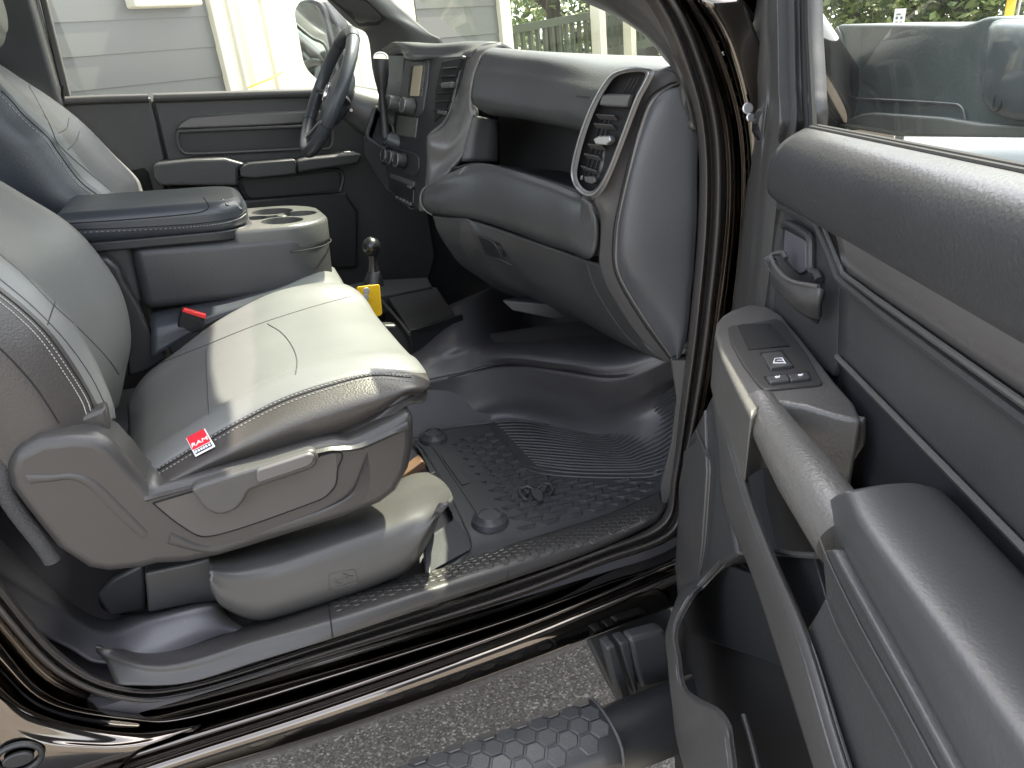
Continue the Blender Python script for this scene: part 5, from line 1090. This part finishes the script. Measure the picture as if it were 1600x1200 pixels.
# upright at the front of the window
upr = [D(0, *r) for r in ([(1174, -80, -.005), (1168, 40, -.005), (1167, 100, -.005), (1168, 122, -.005), (1174, 135, -.005), (1180, 165, -.005), (1176, 210, -.005), (1168, 280, -.005), (1158, 360, -.005), (1148, 440, -.005), (1140, 500, 0)],
      [(1192, -80, .006), (1188, 40, .006), (1188, 100, .006), (1189, 122, .006), (1192, 140, .006), (1194, 165, .006), (1190, 210, .006), (1182, 280, .006), (1174, 360, .006), (1166, 440, .006), (1158, 500, .004)],
      [(1203, -80, .002), (1202, 40, .002), (1206, 100, .002), (1206, 122, .002), (1205, 140, .002), (1203, 165, .002), (1196, 210, .004), (1190, 280, .008), (1184, 360, .008), (1176, 440, .008), (1168, 500, .006)],
      [(1212, -80, .014), (1211, 40, .014), (1212, 100, .014), (1212, 122, .014), (1212, 140, .014), (1210, 165, .014), (1206, 205, .014), (1200, 280, .012), (1194, 360, .012), (1186, 440, .012), (1180, 500, .01)],
      [(1238, -80, .012), (1240, 40, .012), (1241, 100, .012), (1242, 122, .012), (1242, 140, .012), (1243, 165, .012), (1240, 205, .012), (1225, 280, .004), (1215, 360, .004), (1206, 440, .004), (1200, 500, .004)],
      [(1243, -80, .0), (1245, 40, .0), (1246, 100, .0), (1246, 122, .0), (1247, 140, .0), (1248, 165, .0), (1248, 200, .0), (1240, 280, -.0), (1226, 360, -.0), (1216, 440, -.0), (1212, 500, -.0)],
      [(1256, -80, .004), (1257, 40, .004), (1260, 100, .004), (1261, 122, .004), (1262, 140, .004), (1263, 165, .004), (1264, 200, -.0), (1250, 280, -.01), (1236, 360, -.01), (1226, 440, -.01), (1220, 500, -.01)])]
uprn = net('window_upright', upr, PLG, door, nu=50, nv=44, solid=.02)
mb = MB(); mb.tube(D(0, (1261, -80), (1262, 40), (1266, 120), (1270, 200)), .0045, 8); mb.tube(D(-.012, (1266, -80), (1268, 40), (1272, 120), (1277, 198)), .004, 8); mb.build('glass_channel', BLK, door)
gp = [D(-.02, (1262, -120))[0], D(-.02, (1272, 206))[0]]; s0 = (gp[1]-DO).dot(DU)
mb = MB(); mb.add([gp[0], DL(s0-.005, -.02, .66), DL(1.2, -.02, .66), DL(1.2, -.02, 1.2), DL(s0-.1, -.02, 1.2)], [(0, 1, 2, 3, 4)]); mb.build('window_glass', GLS, door, smooth=False)
mb = MB(); mb.tube(rail(1268, 197, -.006), .0035, 8); mb.tube(rail(1264, 199, .003), .0025, 8); mb.build('belt_seal', BLK, door)
# padded top of the panel
pad = [rail(1262, 198, .002), rail(1252, 203, .014), rail(1238, 211, .026), rail(1220, 225, .034), rail(1206, 247, .037), rail(1199, 276, .033), rail(1202, 304, .025), rail(1236, 326, .014), rail(1288, 333, .006)]
padn = net('padded_top', pad, SOFT, door, nu=60, nv=50, solid=.01)
# tone break of the moulded upper panel
accent = [rail(1292, 336, .010), rail(1298, 344, .020), rail(1304, 362, .023), rail(1312, 396, .021), rail(1318, 426, .012)]
an_ = net('accent_panel', accent, TRM, door, nu=40, nv=20, solid=.006)
mb = MB(); P = D(.018, (1222, 316), (1228, 313), (1250, 324), (1283, 342), (1300, 383), (1319, 430)); P = lin(P, 30)+rail(1321, 433, .018, n=12)[1:]; mb.tube(P, .0042, 8, flat=.6); mb.build('bright_strip', SIL, door)
mb = MB(); P = D(.012, (1219, 322), (1248, 334), (1278, 352), (1296, 392), (1312, 436)); P = lin(P, 24)+rail(1317, 444, .012, n=10)[1:]; mb.tube(P, .005, 8); mb.build('strip_edge', PL, door)
ins = [rail(1312, 440, .006), rail(1312, 452, .010), rail(1310, 500, .012), rail(1309, 545, .010), rail(1309, 556, .006)]
net('insert', ins, PL, door, nu=30, nv=20, solid=.004)
mb = MB(); mb.tube(rail(1309, 559, .012), .0042, 8, flat=.7); mb.build('lower_strip', TRM, door)
low = [rail(1309, 562, .004), rail(1315, 600, .002), rail(1325, 680, .0), rail(1340, 800, .0)]
net('lower_insert', low, mat('insert_dark', (.026, .027, .032), .42, bump=.3, scale=400, kind='grain', dist=.0005), door, nu=30, nv=12, solid=.004)
# handle zone
hz_ = slab('handle_bezel', D(.002, (1198, 322), (1222, 318), (1250, 330), (1280, 350), (1298, 392), (1314, 438), (1311, 500), (1309, 560), (1300, 590), (1240, 540), (1200, 482), (1196, 400)), DN*-.02, PL, door, bevel=.004)
slab('handle_recess', rnd(D(.004, (1222, 355), (1230, 352), (1256, 368), (1262, 376), (1262, 424), (1250, 430), (1226, 410)), .008), DN*-.003, PLD, door, bevel=.0008)
slab('recess_back', rnd(D(.0055, (1226, 358), (1258, 376), (1259, 422), (1250, 428), (1238, 418), (1224, 398)), .006), DN*-.003, mat('recess_grey', (.10, .10, .115), .4), door, bevel=.0008)
tubeo('recess_rim', D(.008, (1224, 352), (1234, 350), (1258, 364), (1266, 376), (1267, 420), (1276, 428), (1280, 438)), .0045, PL, door)
hl = [D(0, *r) for r in ([(1204, 398, .030), (1212, 415, .031), (1226, 430, .032), (1242, 438, .030), (1262, 442, .026), (1280, 446, .020)],
      [(1203, 400, .034), (1211, 420, .036), (1225, 436, .037), (1242, 444, .035), (1262, 448, .030), (1280, 450, .024)],
      [(1203, 420, .034), (1212, 436, .037), (1226, 452, .038), (1243, 466, .036), (1262, 474, .030), (1280, 476, .022)],
      [(1203, 440, .028), (1214, 454, .030), (1230, 470, .030), (1246, 486, .027), (1264, 498, .020), (1280, 502, .012)])]
hd_ = net('door_handle', hl, PLG, door, nu=30, nv=20, solid=.008)
tubeo('handle_edge', D(0, (1205, 398, .031), (1222, 395, .022), (1228, 404, .020)), .003, PLG, hd_)
tubeo('handle_edge', D(0, (1204, 399, .034), (1212, 417, .036), (1226, 433, .037), (1242, 441, .035), (1262, 445, .030), (1279, 448, .024)), .0022, TRM, hd_)
slab('screw_cover', D(.004, (1266, 494), (1277, 500), (1276, 506), (1268, 502)), DN*-.002, BLK, door, bevel=.0005)
# armrest pod with switches
pz = .480
def Pz(z, *p): return [W(a, b, Z=(z if len(q) == 0 else q[0])) for a, b, *q in p]
pod_o = [(1117, 520), (1120, 503), (1128, 493), (1142, 484), (1170, 475), (1200, 479), (1222, 492), (1262, 540), (1304, 594), (1336, 630), (1347, 656), (1320, 652), (1290, 644), (1258, 634), (1225, 628), (1200, 630), (1184, 640), (1174, 650), (1150, 605), (1128, 558)]
pod = slab('armrest_pod', Pz(pz, *pod_o), (0, 0, -.07), GRAB, door, bevel=.013, seg=6)
podf = [Pz(.4785, (1228, 619), (1260, 624), (1292, 633), (1320, 641), (1338, 648)), Pz(.474, (1230, 630), (1262, 636), (1295, 646), (1324, 653), (1347, 660)), Pz(.455, (1232, 645), (1264, 656), (1296, 666), (1326, 672), (1350, 680)), Pz(.40, (1236, 690), (1268, 712), (1300, 730), (1328, 735), (1349, 735)), Pz(.34, (1240, 740), (1270, 760), (1300, 775), (1328, 775), (1346, 770))]
net('pod_front', podf, GRAB, door, nu=20, nv=16, solid=.006)
bez = slab('switch_bezel', rnd(Pz(pz+.0025, (1137, 510), (1215, 497), (1226, 506), (1262, 555), (1287, 600), (1195, 609), (1184, 600), (1160, 568), (1142, 535)), .006), (0, 0, -.004), PLS, pod, bevel=.0018)
Tz = bvh(bez)
slab('cup_shade_plate', Pz(pz+.0035, (1153, 509), (1160, 506), (1203, 505), (1234, 540), (1170, 546)), (0, 0, -.001), BLK, bez, bevel=.0003)  # flat black plate, the shade inside the tray is put into its colour
slab('cup_wall', Pz(pz+.0038, (1205, 506), (1234, 540), (1204, 542), (1202, 520)), (0, 0, -.0006), PLD, bez, bevel=0)
slab('window_switch', rnd(Pz(pz+.006, (1190, 552), (1220, 549), (1239, 571), (1204, 575)), .002), (0, 0, -.004), PLG, bez, bevel=.0012)
slab('switch_slot', Pz(pz+.0034, (1187, 551), (1223, 546), (1241, 573), (1203, 578)), (0, 0, -.001), BLK, bez, bevel=0)
slab('lock_slot', Pz(pz+.0034, (1193, 588), (1264, 580), (1268, 593), (1202, 600)), (0, 0, -.001), BLK, bez, bevel=0)
slab('lock_button', Pz(pz+.0058, (1197, 588), (1229, 584), (1234, 594), (1204, 597)), (0, 0, -.004), PLG, bez, bevel=.0012)
slab('lock_button', Pz(pz+.0058, (1231, 584), (1262, 581), (1266, 590), (1236, 594)), (0, 0, -.004), PLG, bez, bevel=.0012)
mb = MB(); mb.tube(Pz(pz+.0068, (1209, 566), (1211, 560), (1222, 559), (1226, 566)), .0006, 5); mb.tube(Pz(pz+.0068, (1208, 567), (1228, 567)), .0007, 5); mb.tube(Pz(pz+.0068, (1214, 563), (1223, 563)), .0005, 5); mb.build('window_symbol', WHT, bez)
for cx_, cy_ in ((1214, 589), (1250, 586)):
    mb = MB(); c = W(cx_, cy_, Z=pz+.0064); mb.tube([c+V((math.cos(i/12*6.28)*.0016, math.sin(i/12*6.28)*.0016, 0)) for i in range(12)], .0005, 5, closed=True); c2 = c+V((.003, 0, 0)); mb.tube([c2-V((.0015, .001, 0)), c2+V((.001, .001, 0))], .0008, 5); mb.build('lock_symbol', WHT, bez)
tubeo('pod_gap', Pz(.445, (1118, 540), (1128, 575), (1150, 620), (1172, 662)), .0012, BLK, pod, n=6)
# pull handle
ph = [W(1186, 628, Z=.472), W(1200, 655, Z=.466), W(1222, 690, Z=.462), W(1256, 740, Z=.462), W(1290, 790, Z=.462), W(1330, 850, Z=.458)]
mb = MB(); Pp = cr(ph, 30); mb.tube(Pp, [.0155+.0085*min(1, i/18) for i in range(30)], 24, flat=.9, upv=(0, 0, 1)); pull = mb.build('pull_handle', GRAB, door)
# rear armrest
ar = [Pz(.45, (1450, 775, .44), (1490, 800, .44), (1600, 910, .44), (1800, 1120, .44), (2100, 1400, .44)),
      Pz(.49, (1440, 757), (1478, 775), (1600, 902), (1800, 1110), (2100, 1400)),
      Pz(.505, (1392, 756), (1430, 800), (1560, 960), (1760, 1220), (2000, 1500)),
      Pz(.506, (1335, 765), (1366, 822), (1500, 1000), (1680, 1250), (1900, 1550)),
      Pz(.497, (1312, 772), (1342, 836), (1460, 1010), (1640, 1270), (1850, 1560)),
      Pz(.475, (1294, 784), (1316, 850), (1420, 1030), (1570, 1290), (1750, 1600)),
      Pz(.44, (1283, 798), (1300, 860), (1392, 1040), (1520, 1300), (1690, 1620)),
      Pz(.425, (1281, 803), (1294, 866), (1386, 1045), (1510, 1300), (1680, 1625))]
arm = net('armrest', ar, mat('armrest_vinyl', (.050, .051, .053), .38, bump=.25, scale=420, dist=.0008), door, nu=50, nv=50, solid=.01)
# lower bin and pockets
edgeA = [(1112, 622, .10), (1122, 700, .105), (1129, 783, .105), (1175, 900, .105), (1221, 1041, .105), (1271, 1200, .105), (1320, 1350, .105)]
edgeM = [(1120, 622, .105), (1132, 700, .112), (1146, 783, .113), (1186, 884, .113), (1240, 1020, .113), (1292, 1185, .113), (1344, 1345, .113)]
edgeB = [(1134, 640, .10), (1150, 700, .108), (1174, 783, .109), (1206, 866, .109), (1258, 988, .109), (1312, 1160, .109), (1370, 1335, .109)]
edgeC = [(1136, 642, .085), (1154, 700, .09), (1178, 783, .09), (1210, 864, .09), (1264, 985, .09), (1316, 1158, .09), (1374, 1333, .09)]
lp = net('lower_panel', [D(0, *edgeA), D(0, *edgeM), D(0, *edgeB), D(0, *edgeC)], PLG, door, nu=50, nv=20, solid=.008)
lw = slab('panel_lower_face', D(.102, (1262, 986), (1290, 930), (1284, 860), (1300, 858), (1400, 1040), (1540, 1300), (1650, 1500), (1500, 1500), (1372, 1334), (1314, 1158)), DN*-.02, PL, door, bevel=.002)
tubeo('panel_gap', D(.1045, (1291, 938), (1310, 985), (1350, 1060), (1400, 1150), (1460, 1270)), .0005, PLG, door, n=6, res=20)
tubeo('panel_gap', D(.103, (1278, 835), (1296, 880), (1340, 970), (1400, 1080), (1480, 1230)), .0006, PLG, door, n=6, res=24)
slab('bin_wall_shade', D(.03, (1130, 640), (1250, 640), (1330, 800), (1330, 1060), (1240, 1060), (1150, 800)), DN*-.01, BLK, door, bevel=.002)  # back of the bin, its black stands in for the shade in there
slab('bin_floor', D(.085, (1212, 868), (1272, 872), (1290, 935), (1262, 984)), DN*-.004, PLD, door, bevel=.001)
tubeo('bin_bar', D(.09, (1214, 861), (1240, 866), (1276, 868)), .0025, PLG, door, n=8)
fp = slab('front_lower_trim', D(.078, (1122, 596), (1104, 634), (1077, 685), (1062, 760), (1054, 887), (1060, 946), (1092, 908), (1130, 880), (1150, 866), (1134, 783), (1128, 700), (1132, 622)), DN*-.06, PL, door, bevel=.005)
slab('speaker_trim', D(.083, (1100, 640), (1086, 690), (1068, 705), (1062, 800), (1057, 887), (1063, 940), (1090, 905), (1096, 850), (1103, 740), (1102, 700)), DN*-.006, PLG, door, bevel=.002)
tubeo('trim_edge', D(.085, (1088, 672), (1104, 710), (1110, 730), (1106, 800), (1102, 850), (1096, 890)), .0016, PLG, door, n=6)
# map pocket
rimI = [(1134, 878, .07), (1102, 915, .09), (1084, 936, .11), (1060, 984, .13), (1065, 1030, .135), (1072, 1072, .135), (1092, 1090, .133), (1124, 1107, .13), (1142, 1132, .13), (1148, 1165, .13), (1153, 1200, .13), (1168, 1300, .13)]
rimM = [(1132, 874, .074), (1096, 911, .095), (1076, 932, .116), (1050, 984, .137), (1055, 1032, .142), (1062, 1078, .142), (1084, 1100, .14), (1112, 1118, .137), (1128, 1142, .137), (1134, 1170, .137), (1138, 1202, .137), (1150, 1300, .137)]
rimO = [(1130, 870, .06), (1088, 906, .085), (1066, 930, .11), (1041, 984, .130), (1044, 1034, .135), (1050, 1090, .137), (1064, 1120, .137), (1084, 1140, .134), (1098, 1160, .134), (1106, 1185, .134), (1110, 1210, .134), (1122, 1300, .134)]
rimL = [(1128, 872, .05), (1080, 905, .07), (1060, 928, .09), (1042, 986, .11), (1044, 1040, .12), (1050, 1100, .12), (1054, 1140, .12), (1060, 1170, .12), (1068, 1200, .12), (1076, 1230, .12), (1082, 1250, .12), (1100, 1330, .12)]
pkt = net('map_pocket', [D(0, *rimI), D(0, *rimM), D(0, *rimO), D(0, *rimL)], PLG, door, nu=60, nv=24, solid=.006)
slab('pocket_shade', D(.055, (1140, 860), (1180, 900), (1290, 1200), (1330, 1320), (1060, 1320), (1050, 1100), (1056, 980), (1090, 920)), DN*-.01, BLK, door, bevel=.001)  # black sheet inside the pocket, cavity shade painted as its colour
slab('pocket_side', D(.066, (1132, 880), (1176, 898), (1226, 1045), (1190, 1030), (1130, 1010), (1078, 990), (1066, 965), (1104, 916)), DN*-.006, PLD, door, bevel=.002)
tubeo('pocket_divider', D(.09, (1162, 1118), (1174, 1160), (1186, 1210)), .003, PLG, door)
# door mirror seen through the glass
def Dm(w_, *p): return D(w_, *p)
dmr = slab('tow_mirror', rnd(Dm(-.17, (1300, 52), (1310, 38), (1400, 38), (1505, 39), (1524, 33), (1538, 27), (1556, 25), (1640, 30), (1640, 216), (1440, 212), (1300, 198)), .012), DN*-.12, mat('mirror_plastic', (.052, .064, .067), .38, bump=.2, scale=300), door, bevel=.012, seg=4)
ov = [[*Dm(w_, *[(1590+(x-1590)*k, 110+(y-110)*k) for x, y in ((1552, 34), (1600, 30), (1690, 34), (1740, 60), (1740, 150), (1690, 185), (1600, 190), (1556, 178), (1536, 158), (1530, 120), (1538, 70))])] for w_, k in ((-.168, 1.0), (-.155, .97), (-.147, .88), (-.142, .6), (-.140, .25))]
mh_ = loft('mirror_head', ov, mat('mirror_paint', (.045, .055, .065), .28, var=.05), dmr, ns=22, nl=60)
mb = MB(); cc = Dm(-.146, (1562, 160))[0]; mb.tube([cc+DU*math.cos(i/24*6.283)*.0075+V((0, 0, 1))*math.sin(i/24*6.283)*.0075+DN*.002 for i in range(24)], .0011, 6, closed=True); mb.build('mirror_plug', BLK, dmr)
mb = MB(); mb.tube(cr(Dm(-.168, (1308, 42), (1316, 60), (1317, 100), (1316, 145), (1328, 153), (1400, 157), (1480, 162), (1500, 166), (1507, 180), (1509, 210)), 60), .0015, 6); mb.build('mirror_seam', PLG, dmr)
slab('mirror_foot', Dm(-.162, (1298, 196), (1345, 178), (1362, 176), (1470, 183), (1530, 193), (1640, 198), (1640, 216), (1400, 213)), DN*-.02, mat('foot_grey', (.10, .105, .10), .4), dmr, bevel=.003)
# ================================================================== RUNNING BOARD
cB = W(1060, 1118, Z=-.235); yB = cB.y
def BX(px, py, z): return W(px, py, Z=z)
bd = part('running_board', PLD, lambda m: m.tube([V((x, yB, -.235)) for x in (-.9, -.4, 0, .3, .6, .86, .95)], .054, 28))
Tq = bvh(bd)
xs = W(950, 1130, Z=-.19).x
sp_ = [[V((x, yB+dy_, -.235+dz_)) for x in (-.8, -.2, .2, xs-.03, xs)] for dy_, dz_ in ((.060, .018), (.056, .040), (.03, .058), (-.02, .060), (-.050, .046), (-.060, .02))]
stp = net('step_pad', sp_, RUB, bd, curve=False, nu=30, nv=26, solid=.01); Tp = bvh(stp)
mb = MB(); r = .0175
for i in range(60):
    for j in range(9):
        x = xs-.024-i*r*1.56; y = yB-.052+j*r*1.80+(i % 2)*r*.90
        if abs(y-yB) > .046 or x < -.1: continue
        h = Tp.ray_cast(V((x, y, 0)), V((0, 0, -1)))
        if h[0] is None: continue
        n_ = h[1] if h[1].z > 0 else -h[1]; u = V((1, 0, 0)); u = (u-n_*u.dot(n_)).normalized(); hexcell(mb, h[0]+n_*.0004, u, n_.cross(u), n_, r*.96, .0016, .88)
mb.build('grip_cell', RUB, bd, smooth=False)
mb = MB(); mb.tube(cr([V((xs-.004, yB+a, -.235+b)) for a, b in ((.060, .014), (.057, .040), (.03, .059), (-.02, .061), (-.052, .046), (-.062, .016))], 24), .0028, 8); mb.build('pad_end', RUB, bd)
br = slab('board_bracket', A('Y', -.015, (910, 985), (930, 972), (1000, 950), (1050, 938), (1062, 1060), (1066, 1090), (975, 1112), (950, 1070)), (0, .02, 0), PL, bd, bevel=.006)
slab('bracket_rib', A('Y', yB+.075, (948, 1014), (962, 1008), (990, 1100), (974, 1106)), (0, .03, 0), PL, bd, bevel=.004)
slab('bracket_rib', A('Y', yB+.075, (968, 1006), (984, 1002), (998, 1080), (992, 1086)), (0, .03, 0), PL, bd, bevel=.004)
slab('bracket_cover', A('Y', yB+.072, (984, 1000), (1034, 986), (1044, 992), (1052, 1064), (1002, 1078), (990, 1030)), (0, .03, 0), PL, bd, bevel=.008)
